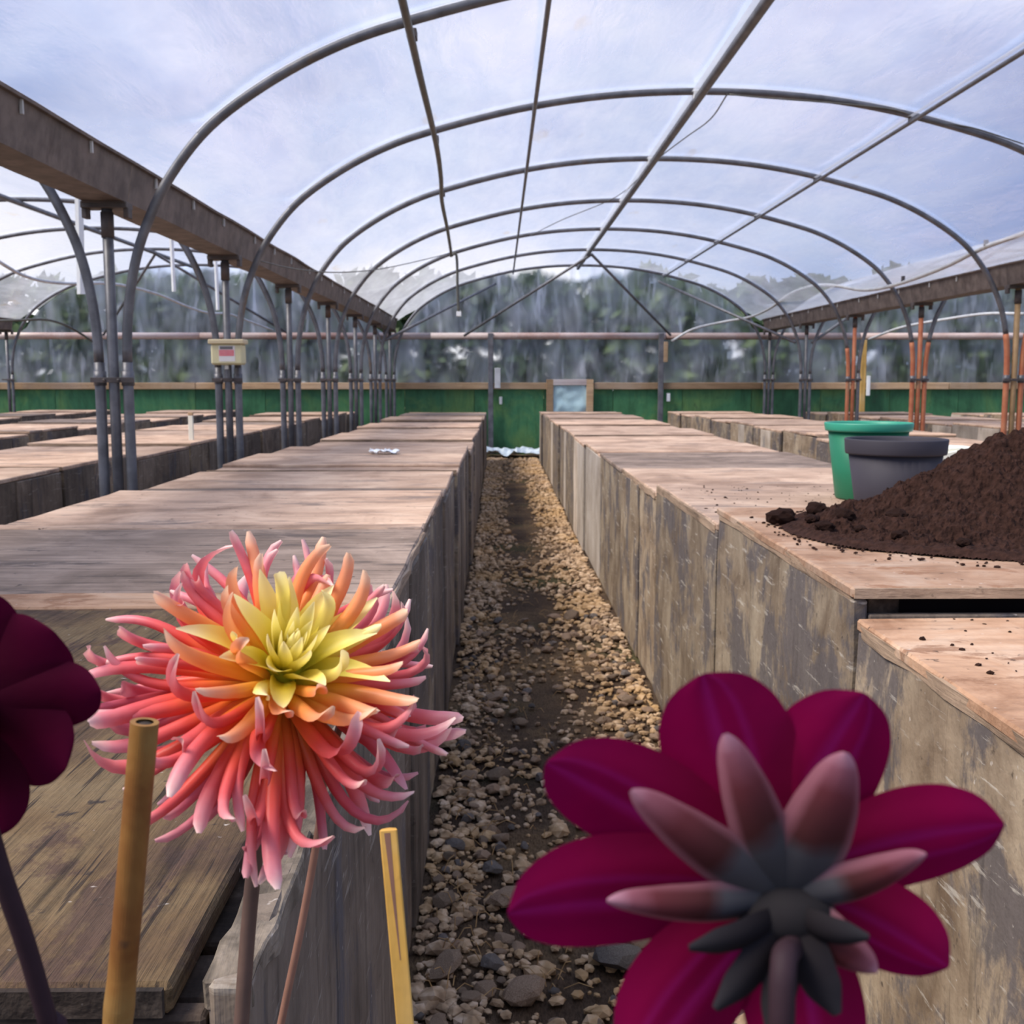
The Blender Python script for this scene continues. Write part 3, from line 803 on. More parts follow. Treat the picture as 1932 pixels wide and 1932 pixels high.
# electrical box on the second post cluster
jb = thing('electrical_box', 'cream electrical enclosure with a warning sticker on the second gutter post', 'electrical box', (-1.86, HOOP_Y[1]-0.03, 1.40))
slab('box_body', (-0.108, 0.108, -0.125, -0.01, 0.0, 0.142), M['cream_box'], jb, 0.012)
slab('box_lid', (-0.122, 0.122, -0.14, 0.0, 0.140, 0.172), M['cream_lid'], jb, 0.006)
stk = slab('sticker', (-0.052, 0.058, -0.1265, -0.1255, 0.022, 0.128), M['sticker'], jb, 0)
slab('print_line', (-0.044, 0.044, -0.1275, -0.1268, 0.104, 0.124), M['ink_grey'], stk, 0)
for q in range(4):
    slab('print_line', (-0.050, 0.052, -0.1275, -0.1268, 0.060+q*0.0105, 0.0685+q*0.0105), M['ink_red'], stk, 0)
tube('gland', [(-0.015, -0.07, 0.0), (-0.015, -0.07, -0.03)], 0.013, M['white_plastic'], jb, 10)

# ================================================================== WOODEN BOXES
def hb(y):
    pts = [(0, 0.90), (2, 0.895), (4, 0.862), (7, 0.825), (12, 0.81), (19, 0.775)]
    for (a, za), (b, zb) in zip(pts, pts[1:]):
        if y <= b:
            return za+(zb-za)*(y-a)/(b-a)
    return pts[-1][1]

def wooden_box(label, group, x0, x1, y0, y1, h, face='ply_face', top='ply_top', near=False, seed=0, strip=None, lid_drop=0.0, recess=0.0, face_side=-1, lid_in=0.0, boards=None):
    r = random.Random(seed)
    cx, cy = (x0+x1)/2, (y0+y1)/2
    o = thing('wooden_box', label, 'box', (cx, cy, 0), R(r.uniform(-0.35, 0.35)) if not near else 0.0, group)
    hx, hy = (x1-x0)/2, (y1-y0)/2-0.013
    th = 0.022
    zt = h-th                      # underside of the lid
    cuts, jit = (7, 0.004) if near else (2, 0.003)
    # boards of the two long sides, each its own piece
    for s in (face_side, -face_side):
        n = (boards or r.choice((1, 2, 2, 3))) if s == face_side else 1
        cutsy = [-hy]+sorted(-hy+2*hy*(i+r.uniform(-0.18, 0.18))/n for i in range(1, n))+[hy]
        for q, (a, b) in enumerate(zip(cutsy, cutsy[1:])):
            off = r.uniform(-0.006, 0.006) if n > 1 else 0.0
            xa = s*(hx-0.028)+off
            xb = s*hx+off
            f = face
            if s == face_side and n > 1 and r.random() < 0.4:
                f = {'ply_face': 'ply_face_pale', 'ply_face_dark': 'ply_face', 'ply_face_pale': 'ply_face'}[face]
            ztop = zt-0.001 if lid_in == 0 else h+0.002
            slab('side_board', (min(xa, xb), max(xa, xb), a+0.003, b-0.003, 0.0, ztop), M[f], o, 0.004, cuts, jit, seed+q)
    for s in (-1, 1):
        zz = zt-0.002 if not (recess and s == -1) else zt-recess
        slab('end_board', (-hx+0.03, hx-0.03, s*(hy-0.012)-0.010, s*(hy-0.012)+0.010, 0.0, zz), M['rotten' if lid_in else 'ply_face_dark' if near else face], o, 0.003)
    if near or y0 < 9:
        for sx in (-1, 1):
            for sy in (-1, 1):
                slab('corner_post', (sx*(hx-0.062)-0.032, sx*(hx-0.062)+0.032, sy*(hy-0.056)-0.032, sy*(hy-0.056)+0.032, 0.0, zt-0.002), M['rotten' if near else 'edge'], o, 0.004, 3, 0.005, seed+sx+sy)
    lx0, lx1 = -hx+r.uniform(-0.004, 0.006), hx+r.uniform(-0.006, 0.006)
    if face_side == 1 and lid_in: lx1 = hx-lid_in
    ly = hy
    if strip:
        w, m2, dz = strip             # a narrow cover strip along the near edge
        slab('cover_strip', (lx0, lx1, -ly, -ly+w-0.006, zt+dz, zt+th+dz), M[m2], o, 0.004, cuts, jit, seed+5)
        a = -ly+w
    else:
        a = -ly
    ld = slab('lid', (lx0, lx1, a, ly, zt, zt+th), M[top], o, 0.004, cuts, jit*0.8, seed+9)
    slab('lid_edge', (lx0+0.004, lx1-0.004, -ly-0.004, -ly+0.001, zt+0.001, zt+th-0.002), M['rotten' if lid_in else 'edge'], o, 0)
    ld.rotation_euler = (0, R(r.uniform(-0.3, 0.3)) if not near else 0, R(r.uniform(-0.5, 0.5)) if not near else 0)
    if near:
        # ply edge lipping along the path side
        s = face_side
        xe = s*hx
        if not lid_in:
            slab('edge_lip', (min(xe-s*0.012, xe+s*0.002), max(xe-s*0.012, xe+s*0.002), -hy+0.02, hy-0.02, zt-0.012, zt+th*0.8), M['edge'], o, 0.003, 8, 0.005, seed+21)
    return o

def row(name, x0, x1, edges, face, side, where, group, seed, special=None, top='ply_top'):
    for i, (a, b) in enumerate(zip(edges, edges[1:])):
        r = random.Random(seed*100+i)
        kw = dict(face=face, top=top, seed=seed*100+i, face_side=side)
        h = hb((a+b)/2)+(0.004+0.016*r.random())*(1 if i % 2 else -1)
        dx = r.uniform(-0.012, 0.012)
        if r.random() < 0.55:
            kw['strip'] = (r.uniform(0.12, 0.35), r.choice(('ply_top', 'ply_top_grey', 'ply_top')), r.choice((-0.012, 0.010, 0.0)))
        if r.random() < 0.18:
            kw['top'] = 'ply_top_grey'
        lab = f'plywood box, {ORD[i]} from the camera in the row {where}'
        sp = (special or {}).get(i, {})
        xa, xb = x0+dx, x1+dx
        sp = dict(sp)
        if 'x0' in sp: xa = sp.pop('x0')
        if 'x1' in sp: xb = sp.pop('x1')
        if 'h' in sp: h = sp.pop('h')
        lab = sp.pop('label', lab)
        kw.update(sp)
        wooden_box(lab, group, xa, xb, a, b, h, **kw)

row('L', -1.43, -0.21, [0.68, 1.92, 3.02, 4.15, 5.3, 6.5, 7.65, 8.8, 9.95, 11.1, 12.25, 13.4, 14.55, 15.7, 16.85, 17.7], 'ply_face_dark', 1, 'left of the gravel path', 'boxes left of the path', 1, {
    0: dict(x1=-0.168, h=0.90, near=True, top='ply_old', strip=None, lid_in=0.052, boards=1, face='ply_face_dark', label='old brown plywood box with a rotten edge under the pink dahlia'),
    1: dict(x1=-0.205, h=0.892, near=True, top='ply_top_grey', strip=(0.13, 'ply_orange', 0.008), boards=2, label='grey plywood box with an orange edge strip behind the pink dahlia'),
    2: dict(x1=-0.215, h=0.885, near=True, top='ply_top', strip=(0.09, 'ply_top', 0.006), boards=2),
    3: dict(h=0.862, top='ply_top', strip=(0.3, 'ply_top_grey', 0.0), boards=2),
    4: dict(h=0.868, top='ply_top', strip=(0.32, 'ply_top', -0.014), boards=3),
})
row('R', 0.645, 1.86, [0.74, 1.955, 3.235, 4.52, 5.79, 7.08, 8.3, 9.5, 10.7, 11.9, 13.1, 14.3, 15.5, 16.7, 17.7], 'ply_face', -1, 'right of the gravel path', 'boxes right of the path', 2, {
    0: dict(x0=0.645, h=0.872, near=True, top='ply_orange', strip=None, boards=1, face='ply_face', label='low plywood box with an orange lid nearest the camera on the right'),
    1: dict(x0=0.645, h=0.925, near=True, top='ply_orange', strip=None, boards=1, face='ply_face', recess=0.03, label='scuffed plywood box carrying the dark compost heap'),
    2: dict(x0=0.645, h=0.875, near=True, top='ply_top', strip=None, boards=1, face='ply_face', label='plywood box carrying the green and grey flower pots'),
    3: dict(x0=0.645, h=0.838, near=True, top='ply_top', strip=None, boards=2, face='ply_face'),
    4: dict(x0=0.65, h=0.835, boards=1, face='ply_face'),
    5: dict(h=0.825, boards=1, face='ply_face_pale'),
})
row('R2', 2.74, 3.95, [5.9+1.2*i for i in range(11)], 'ply_face', -1, 'between the pots and the right gutter', 'boxes of the second right row', 3)
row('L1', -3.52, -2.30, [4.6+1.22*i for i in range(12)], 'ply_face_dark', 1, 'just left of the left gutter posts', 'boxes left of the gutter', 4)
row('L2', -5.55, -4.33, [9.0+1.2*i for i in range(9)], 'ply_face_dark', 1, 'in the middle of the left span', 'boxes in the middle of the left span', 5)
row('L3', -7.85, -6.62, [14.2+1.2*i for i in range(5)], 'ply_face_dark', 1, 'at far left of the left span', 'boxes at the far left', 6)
row('R3', 5.10, 6.30, [10.0+1.2*i for i in range(8)], 'ply_face', -1, 'just right of the right gutter posts', 'boxes right of the gutter', 8)
row('R4', 7.30, 8.50, [14.2+1.2*i for i in range(4)], 'ply_face', -1, 'at far right of the right span', 'boxes at the far right', 9)
for o in bpy.data.objects:
    if o.get('label', '').startswith('old brown plywood box'):
        hx = (1.43-0.168)/2
        for q in range(12):
            r = random.Random(q)
            yy = -0.605+q*0.10
            slab('rotten_splinter', (hx-0.058+r.uniform(-0.004, 0.004), hx-0.029, yy, yy+r.uniform(0.09, 0.15), 0.82, 0.862+r.uniform(-0.02, 0.016)), M['rotten'], o, 0.002, 5, 0.008, q)
        for q in range(5):
            yy = -0.605+q*0.242
            slab('rotten_edge', (hx-0.031, hx+0.002, yy, yy+0.238, 0.880, 0.9045), M['rotten_pale'], o, 0.002, 9, 0.006, q+30)
# black sheet put in as the shade inside the slot under the compost lid
for o in bpy.data.objects:
    if o.get('label') == 'scuffed plywood box carrying the dark compost heap':
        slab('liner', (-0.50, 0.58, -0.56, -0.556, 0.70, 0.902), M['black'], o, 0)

# ================================================================== POTS, HEAP AND LITTER
def pot(name, label, loc, rt, rb_, h, rimh, rimo, mats, cat='pot'):
    o = thing(name, label, cat, loc)
    lathe('body', [(0.001, 0.0), (rb_*0.96, 0.0), (rb_, 0.006), (rt-rimo*0.5, h-rimh), (rt-rimo*0.5-0.004, h-rimh), (rb_-0.006, 0.02), (0.001, 0.02)], mats[0], o)
    lathe('rim', [(rt-rimo*0.5-0.003, h-rimh-0.003), (rt-0.002, h-rimh-0.002), (rt, h-rimh+0.004), (rt+0.003, h-0.004), (rt+0.001, h), (rt-0.004, h), (rt-0.008, h-0.005), (rt-0.010, h-rimh)], mats[1], o)
    return o
ztop2 = 0.8765
pot('flower_pot', 'tall green plastic flower pot standing behind the dark grey pot', (1.315, 3.92, ztop2), 0.150, 0.108, 0.272, 0.028, 0.022, (M['green_pot'], M['green_rim']))
pot('flower_pot', 'dark grey plastic flower pot beside the compost heap', (1.300, 3.60, ztop2), 0.160, 0.122, 0.232, 0.048, 0.022, (M['grey_pot'], M['grey_pot']))
# white curved sheet behind the heap
o = thing('plastic_tray', 'upturned white plastic tray behind the grey pot', 'tray', (1.70, 4.10, 0.8765))
bm = bmesh.new()
prof = [(-0.16, 0.0), (-0.14, 0.16), (-0.05, 0.178), (0.10, 0.17), (0.16, 0.13), (0.19, 0.0)]
for y in (-0.14, 0.14):
    sc = 1.0
    for px, pz in prof:
        bm.verts.new((px*sc, y, pz))
bm.verts.ensure_lookup_table()
n = len(prof)
for i in range(n-1):
    bm.faces.new((bm.verts[i], bm.verts[i+1], bm.verts[n+i+1], bm.verts[n+i]))
bm.faces.new([bm.verts[i] for i in range(n-1, -1, -1)])
bm.faces.new([bm.verts[n+i] for i in range(n)])
bmesh.ops.bevel(bm, geom=bm.edges[:], offset=0.012, segments=2, affect='EDGES')
bm_obj('shell', bm, M['cream_white'], o, smooth=False)
slab('lip', (-0.19, 0.22, -0.165, 0.165, 0.0, 0.012), M['cream_white'], o, 0.003)

# compost heap
HZ = 0.9265
hc = Vector((1.265, 2.70, HZ))
def heap_h(x, y):
    dx, dy = (x-hc.x)/(0.55 if x < hc.x else 0.55), (y-hc.y)/0.50
    an = math.atan2(dy, dx)
    rr = math.hypot(dx, dy)*(1+0.10*noise.noise(Vector((math.cos(an)*1.6, math.sin(an)*1.6, 4))))
    if rr >= 1.0: return None
    t = 1-rr
    z = 0.235*(min(t, 0.9)**1.75)*1.15
    p = Vector((x, y, 0))
    z += min(1, t*6)*(0.024*noise.noise(p*9)+0.016*noise.noise(p*23)+0.012*noise.noise(p*50)+0.009*noise.noise(p*100)+0.005*noise.noise(p*190))
    z += 0.012*(1 if t > 0 else 0)*min(1, t*20)
    return max(0.0, z)
V, Fc, idx = [], [], {}
G = 240
for j in range(G+1):
    for i in range(G+1):
        x = hc.x-0.66+1.32*i/G
        y = hc.y-0.56+1.12*j/G
        z = heap_h(x, y)
        if z is None: continue
        y2 = min(max(y, 2.02), 3.19)
        idx[i, j] = len(V)
        V.append((x-hc.x, y-hc.y, z))
for (i, j), a in list(idx.items()):
    if (i+1, j) in idx and (i, j+1) in idx and (i+1, j+1) in idx:
        Fc.append((a, idx[i+1, j], idx[i+1, j+1], idx[i, j+1]))
hp = mesh_obj('compost_heap', V, Fc, M['soil'], None, smooth=False)
hp.location = hc
tag(hp, 'heap of dark brown compost on the scuffed plywood box', 'compost heap')

def lump_mesh(name, seed, sub=2, squash=0.75, rough_=0.35, mat=None, ang=False):
    bm = bmesh.new()
    bmesh.ops.create_icosphere(bm, subdivisions=sub, radius=1.0)
    s = Vector((seed*7.3, seed*2.1, seed*4.7))
    r = random.Random(seed)
    planes = [(Vector((r.gauss(0, 1), r.gauss(0, 1), r.gauss(0, 1))).normalized(), r.uniform(0.55, 0.85)) for _ in range(7 if ang else 0)]
    for v in bm.verts:
        d = v.co.normalized()
        v.co = d*(1+rough_*noise.noise(d*1.7+s)+rough_*0.4*noise.noise(d*4+s))
        for pn, pd in planes:
            k = v.co.dot(pn)
            if k > pd: v.co -= pn*(k-pd)
        v.co.z *= squash
    me = bpy.data.meshes.new(name)
    bm.to_mesh(me)
    bm.free()
    me.materials.append(mat)
    return me
clods = [lump_mesh('clod', s, 3, 0.8, 0.3, M['soil']) for s in range(5)]
clod_spots = [(0.735, 2.84, 0.032, 'largest dark soil clod lying alone left of the compost heap'), (0.775, 2.70, 0.017, 'small soil clod beside the largest clod left of the heap'),
              (0.775, 2.60, 0.020, 'second soil clod in front of the largest clod'), (0.845, 2.90, 0.028, 'rounded soil clod at the back left of the compost heap'),
              (0.835, 2.52, 0.013, 'tiny soil clod at the near left foot of the heap'), (0.90, 2.44, 0.017, 'soil clod fallen on the pale lid below the heap'),
              (1.00, 2.34, 0.015, 'soil clod at the near foot of the heap'), (1.13, 2.23, 0.024, 'broad soil clod at the near right foot of the heap'),
              (0.84, 2.66, 0.024, 'soil clod half buried in the left slope of the heap'), (0.93, 2.55, 0.024, 'soil clod resting low on the near slope of the heap')]
for i, (x, y, r_, lab) in enumerate(clod_spots):
    z = heap_h(x, y) or 0.0
    c = bpy.data.objects.new('soil_clod', clods[i % 5])
    c.scale = (r_*1.2, r_, r_*0.9)
    c.rotation_euler = (0, 0, i*1.3)
    c.location = (x, y, HZ+z*0.8+r_*0.55)
    link(c)
    tag(c, lab, 'clod', 'soil clods around the heap')
# crumbs of soil
def scatter(name, label, pts, mat, seed, sub=1, sq=0.6):
    base = []
    for s in range(4):
        bm = bmesh.new()
        bmesh.ops.create_icosphere(bm, subdivisions=sub, radius=1.0)
        for v in bm.verts:
            v.co *= 1+0.45*noise.noise(v.co*1.3+Vector((s*3.1+seed, 0, 0)))
            v.co.z *= sq
        bm.verts.index_update()
        base.append(([v.co.copy() for v in bm.verts], [[v.index for v in f.verts] for f in bm.faces]))
        bm.free()
    V, Fc = [], []
    r = random.Random(seed)
    for (x, y, z, s) in pts:
        bv, bf = r.choice(base)
        m = Matrix.Rotation(r.uniform(0, 6.28), 3, 'Z') @ Matrix.Rotation(r.uniform(-0.4, 0.4), 3, 'X')
        k = len(V)
        sx = Vector((s*r.uniform(0.8, 1.3), s*r.uniform(0.8, 1.2), s*r.uniform(0.8, 1.1)))
        for v in bv:
            V.append(m @ Vector((v.x*sx.x, v.y*sx.y, v.z*sx.z))+Vector((x, y, z)))
        Fc += [[q+k for q in f] for f in bf]
    return tag(mesh_obj(name, V, Fc, mat), label, None, None, 'stuff')
r = random.Random(3)
pts = []
for _ in range(420):
    a = r.uniform(0, 6.28)
    q = 1.0+abs(r.gauss(0, 0.10))
    x, y = hc.x+0.55*q*math.cos(a), hc.y+0.50*q*math.sin(a)
    if 0.67 < x < 1.84 and 1.98 < y < 3.21:
        pts.append((x, y, HZ+0.001, r.uniform(0.0015, 0.006)))
for _ in range(160):
    pts.append((r.uniform(0.68, 1.8), r.uniform(3.3, 4.4), 0.8765, abs(r.gauss(0, 0.0025))+0.0015))
for _ in range(60):
    pts.append((r.uniform(0.7, 1.2), r.uniform(1.5, 1.93), 0.8735, abs(r.gauss(0, 0.0025))+0.0015))
scatter('soil_crumbs', 'crumbs of dark soil scattered on the plywood', pts, M['soil'], 4)

# white scrap, cream stake, plastic sheet
def crumple(name, label, cat, loc, sx, sy, amp, mat, seed, n=14, lift=0.0):
    V, Fc = [], []
    for j in range(n+1):
        for i in range(n+1):
            u, v = i/n-0.5, j/n-0.5
            e = 1+0.25*noise.noise(Vector((math.atan2(v, u), seed, 0)))
            z = amp*(0.5+0.5*noise.noise(Vector((u*4+seed, v*4, seed)))+0.5*abs(noise.noise(Vector((u*9, v*9, seed)))))
            V.append((u*sx*e, v*sy*e, max(0.002, z)))
    for j in range(n):
        for i in range(n):
            a = j*(n+1)+i
            Fc.append((a, a+1, a+n+2, a+n+1))
    o = mesh_obj(name, V, Fc, mat)
    o.location = loc
    sol = o.modifiers.new('thickness', 'SOLIDIFY')
    sol.thickness = 0.003
    return tag(o, label, cat)
crumple('plastic_scrap', 'crumpled white plastic scrap on a left row lid', 'scrap', (-0.675, 6.45, hb(6.9)+0.03), 0.17, 0.12, 0.05, M['white_plastic'], 3)
M['sheet'] = plain('pale_blue_sheet', (0.55, 0.62, 0.66), 0.35, 0.15, 5)
crumple('plastic_sheet', 'pale plastic sheet heaped on the ground at the end of the path', 'sheet', (0.24, 18.7, 0.0), 0.95, 0.8, 0.16, M['sheet'], 8, 18)
p = Vector((-2.42, 8.7, hb(8.7)))
o = thing('wooden_stake', 'short cream wooden stake standing on a left span box', 'stake', (p.x, p.y, p.z))
slab('shaft', (-0.018, 0.018, -0.012, 0.012, 0.0, 0.20), M['cream_white'], o, 0.003)
slab('head', (-0.019, 0.019, -0.013, 0.013, 0.20, 0.225), M['timber'], o, 0.003)

# ================================================================== PATH STONES
smesh = [lump_mesh('stone', 20+s, 2, 0.62, 0.30, M['stone'] if s % 4 else M['stone_grey'], ang=True) for s in range(12)]
r = random.Random(11)
placed = []
def free(x, y, s):
    for (a, b, c) in placed:
        if abs(a-x) < 0.2 and (a-x)**2+(b-y)**2 < (0.8*(s+c))**2: return False
    return True
tries = 0
big = [(0.28, 2.32, 0.062), (-0.12, 2.30, 0.05), (0.05, 2.20, 0.05), (0.18, 2.62, 0.03), (-0.02, 2.80, 0.032), (0.02, 2.62, 0.045), (0.33, 2.42, 0.028), (-0.14, 2.62, 0.034), (0.22, 3.30, 0.03), (-0.02, 3.38, 0.032), (-0.10, 3.5, 0.03),
       (0.0, 3.0, 0.028), (-0.12, 2.95, 0.03), (0.40, 2.28, 0.035), (0.42, 2.55, 0.03)]
for b_ in big: placed.append(b_)
while len(placed) < 300 and tries < 20000:
    tries += 1
    y = 2.05+3.9*r.random()**1.15
    edge = r.random()
    x = -0.20+0.835*r.random()
    if edge < 0.62:
        x = (-0.195+abs(r.gauss(0, 0.11))) if r.random() < 0.42 else (0.63-abs(r.gauss(0, 0.13)))
    s = min(0.048, 0.011+abs(r.gauss(0, 0.011)))
    if x-s < -0.185 or x+s > 0.632: continue
    if free(x, y, s): placed.append((x, y, s))
for i, (x, y, s) in enumerate(placed):
    st = bpy.data.objects.new('stone', smesh[i % 12])
    st.scale = (s*r.uniform(0.9, 1.25), s*r.uniform(0.8, 1.1), s*r.uniform(0.8, 1.1))
    st.rotation_euler = (r.uniform(-0.3, 0.3), r.uniform(-0.3, 0.3), r.uniform(0, 6.28))
    st.location = (x, y, s*0.30)
    link(st, floor)
pts = []
for _ in range(9000):
    y = 2.05+16.6*r.random()**1.35
    x = -0.195+0.83*r.random()
    if r.random() < 0.45:
        x = (-0.195+abs(r.gauss(0, 0.12))) if r.random() < 0.42 else (0.63-abs(r.gauss(0, 0.14)))
    dens = 0.5+0.9*noise.noise(Vector((x*2.5, y*1.1, 5)))+1.1*abs(x-0.2)/0.43-0.25
    if dens < 0.35*r.random()+0.15: continue
    s = min(0.035, 0.0045+abs(r.gauss(0, 0.009)))
    if y > 5.5: s *= 1.25
    if not -0.2 < x < 0.64: continue
    pts.append((x, y, s*0.25-0.004, s))
gv = scatter('gravel', 'small pale gravel strewn over the path', pts, M['gravel'], 9, 1, 0.65)
gv.parent = floor
# dry straw and twigs
V, Fc = [], []
for _ in range(900):
    y = 2.2+14*r.random()**1.2
    x = r.choice((-0.17+abs(r.gauss(0, 0.14)), 0.2+r.gauss(0, 0.2)))
    if not -0.19 < x < 0.62: continue
    L = r.uniform(0.02, 0.07)
    a = r.uniform(0, 6.28)
    p0 = Vector((x, y, 0.012))
    p2 = p0+Vector((math.cos(a)*L, math.sin(a)*L, r.uniform(0.0, 0.035)))
    if not -0.2 < p2.x < 0.64: continue
    p1 = (p0+p2)/2+Vector((0, 0, 0.012))
    v_, f_ = tube_data([p0, p1, p2], 0.0012, 4)
    k = len(V)
    V += v_
    Fc += [tuple(q+k for q in f) for f in f_]
tw = mesh_obj('dry_straw', V, Fc, M['straw'], floor)
tag(tw, 'dry brown straw lying on the path', None, None, 'stuff')

# ================================================================== TREES BEYOND THE END WALL
r = random.Random(77)
hedge = thing('hedge', 'dense dark hedge growing outside behind the end wall sheeting', 'hedge', (0.5, 22.0, -0.06))
def hedge_top(x):
    return 3.30+0.40*noise.noise(Vector((x*0.6, 2.0, 0)))+0.25*noise.noise(Vector((x*1.9, 7.0, 0)))
for mi, mk in enumerate(('leaf_a', 'leaf_b')):
    V, Fc = [], []
    for _ in range(15000):
        x = r.uniform(-12.5, 12.5)
        clump = noise.noise(Vector((x*0.5, 3.3, 1)))
        if (clump > 0.0) != bool(mi) and r.random() < 0.75: continue
        z = hedge_top(x)*r.random()**0.8
        gap = noise.noise(Vector((x*1.3, 0, z*1.3)))
        if z > 1.6 and gap > 0.47 and r.random() < 0.93: continue
        c = Vector((x, r.uniform(-0.5, 0.6), max(0.12, z)))
        a = Vector((r.gauss(0, 1), r.gauss(0, 0.4), r.gauss(0, 1))).normalized()
        b = a.cross(Vector((r.gauss(0, 0.5), 1, r.gauss(0, 0.5)))).normalized()
        L, Wd = r.uniform(0.12, 0.22), r.uniform(0.06, 0.11)
        k = len(V)
        V += [c-a*L, c+b*Wd, c+a*L, c-b*Wd]
        Fc.append((k, k+1, k+2, k+3))
    fo = mesh_obj('foliage', V, Fc, M[mk], hedge)
    fo['kind'] = 'stuff'
for i in range(11):
    x = -11.5+2.3*i
    tube('stem', [(x, 0.1, 0.0), (x+0.06, 0.1, 1.0), (x-0.03, 0.1, 2.4)], [0.09, 0.07, 0.03], M['bark'], hedge, 8)

# ================================================================== DAHLIAS IN A PLANTER
pl = thing('planter', 'large round black planter holding the dahlias and canes', 'planter', (0.0, 0.36, 0.0))
lathe('tub', [(0.001, 0.0), (0.22, 0.0), (0.225, 0.01), (0.275, 0.33), (0.29, 0.335), (0.29, 0.36), (0.268, 0.36), (0.262, 0.33), (0.215, 0.03), (0.001, 0.03)], M['black_pot'], pl, 48)
V = [(0, 0, 0.315)]
Fc = []
for q in range(1, 9):
    for k in range(32):
        a = 2*math.pi*k/32
        rr = 0.262*q/8
        V.append((rr*math.cos(a), rr*math.sin(a), 0.315+0.008*noise.noise(Vector((rr*9*math.cos(a), rr*9*math.sin(a), 1)))))
for k in range(32):
    Fc.append((0, 1+k, 1+(k+1) % 32))
for q in range(7):
    for k in range(32):
        a, b = 1+q*32+k, 1+q*32+(k+1) % 32
        Fc.append((a, a+32, b+32, b))
mesh_obj('potting_soil', V, Fc, M['soil'], pl, smooth=True)
SOILZ = 0.31

def lerp(a, b, t): return a+(b-a)*t
def pw(t, pts):
    for (a, va), (b, vb) in zip(pts, pts[1:]):
        if t <= b: return va+(vb-va)*(t-a)/(b-a)
    return pts[-1][1]

def quill(name, th0, az, L, w, bend, hook, hook_at, swerve, alphas, r0, z0, mat, parent, nseg=15, widths=None, roll=-1):
    """one rolled dahlia petal: its spine leaves the receptacle at angle th0 from the flower axis, bends, then hooks"""
    na = 7
    widths = widths or [(0, 0.5), (0.25, 0.82), (0.5, 1.0), (0.72, 0.84), (0.9, 0.58), (0.97, 0.42), (1, 0.16)]
    rho, z, lat = r0*math.sin(th0), z0+r0*math.cos(th0)*0.6, 0.0
    ds = L/nseg
    V, T, Fc = [], [], []
    for i in range(nseg+1):
        t = i/nseg
        hk = max(0.0, (t-hook_at)/(1-hook_at))
        an = th0+bend*math.sin(t*2.2)-hook*hk*hk*(3-2*hk)
        sl = swerve*(2.2*t*t-0.5*t)
        tg = Vector((math.sin(an), sl, math.cos(an))).normalized()
        nu = Vector((-math.cos(an), 0, math.sin(an)))
        sd = nu.cross(tg).normalized()
        nu = tg.cross(sd)
        p = Vector((rho, lat, z))
        al = pw(t, alphas)
        Rr = w*pw(t, widths)/max(al, 0.15)
        for k in range(na):
            ph = -al+2*al*k/(na-1)
            V.append(p+sd*(Rr*math.sin(ph))+nu*(Rr*(1-math.cos(ph))*roll))
            T.append(t)
        rho += ds*tg.x
        lat += ds*tg.y
        z += ds*tg.z
    for i in range(nseg):
        for k in range(na-1):
            a = i*na+k
            Fc.append((a, a+1, a+na+1, a+na))
    m = Matrix.Rotation(az, 3, 'Z')
    return mesh_obj(name, [m @ v for v in V], Fc, mat, parent, smooth=True, attr=T)

# ---- pink and yellow cactus dahlia
FC = at(527, 1292, 0.56)
dahlia = thing('dahlia', 'coral pink cactus dahlia with a yellow heart', 'flower', (0, 0.42, SOILZ))
head = bpy.data.objects.new('flower_head', None)
link(head, dahlia)
axis = Vector((0.36, -0.56, 0.78)).normalized()
head.location = FC-Vector((0, 0.42, SOILZ))
head.rotation_mode = 'QUATERNION'
head.rotation_quaternion = Vector((0, 0, 1)).rotation_difference(axis)
rp = random.Random(21)
GA = 2.399963
flat = [(0, 0.5), (0.5, 0.8), (1, 0.35)]
tubeA = [(0, 0.9), (0.2, 1.7), (0.45, 2.3), (0.75, 2.4), (0.92, 1.9), (1, 1.1)]
openA = [(0, 0.9), (0.3, 1.6), (0.6, 1.8), (0.85, 1.1), (1, 0.6)]
NOUT = 128
for i in range(NOUT):
    f = i/(NOUT-1)
    th = R(lerp(56, 122, f**0.9)+rp.uniform(-8, 8))
    L = lerp(0.072, 0.096, min(1, f*1.8))*rp.uniform(0.88, 1.10)
    if f > 0.75: L *= 0.9
    L *= 0.965
    k_ = rp.random()
    hook = rp.uniform(0.9, 2.4) if k_ < 0.62 else rp.uniform(0.2, 0.9) if k_ < 0.88 else rp.uniform(-0.9, 0.0)
    quill('petal', th, i*GA+rp.uniform(-0.2, 0.2), L, rp.uniform(0.0066, 0.0084), rp.uniform(0.0, 0.5), hook, rp.uniform(0.38, 0.66), rp.choice((-1, 1))*rp.uniform(0.05, 0.75),
          tubeA if rp.random() < 0.75 else openA, 0.010, 0.0, M['petal_out'] if f < 0.70 else M['petal_back'], head)
for i in range(30):
    f = i/29
    th = R(lerp(30, 58, f)+rp.uniform(-5, 5))
    L = lerp(0.052, 0.074, f)*rp.uniform(0.9, 1.1)
    quill('petal', th, i*GA+1.1, L, rp.uniform(0.0068, 0.0086), rp.uniform(-0.05, 0.35), rp.uniform(-0.1, 1.1), rp.uniform(0.45, 0.65), rp.choice((-1, 1))*rp.uniform(0.0, 0.5),
          [(0, 0.9), (0.3, 1.5), (0.6, 1.9), (0.85, 1.6), (1, 0.9)], 0.009, 0.004, M['petal_mid'] if f > 0.2 else M['petal_in'], head)
leafw = [(0, 0.55), (0.3, 0.95), (0.5, 1.0), (0.75, 0.66), (0.9, 0.32), (1, 0.05)]
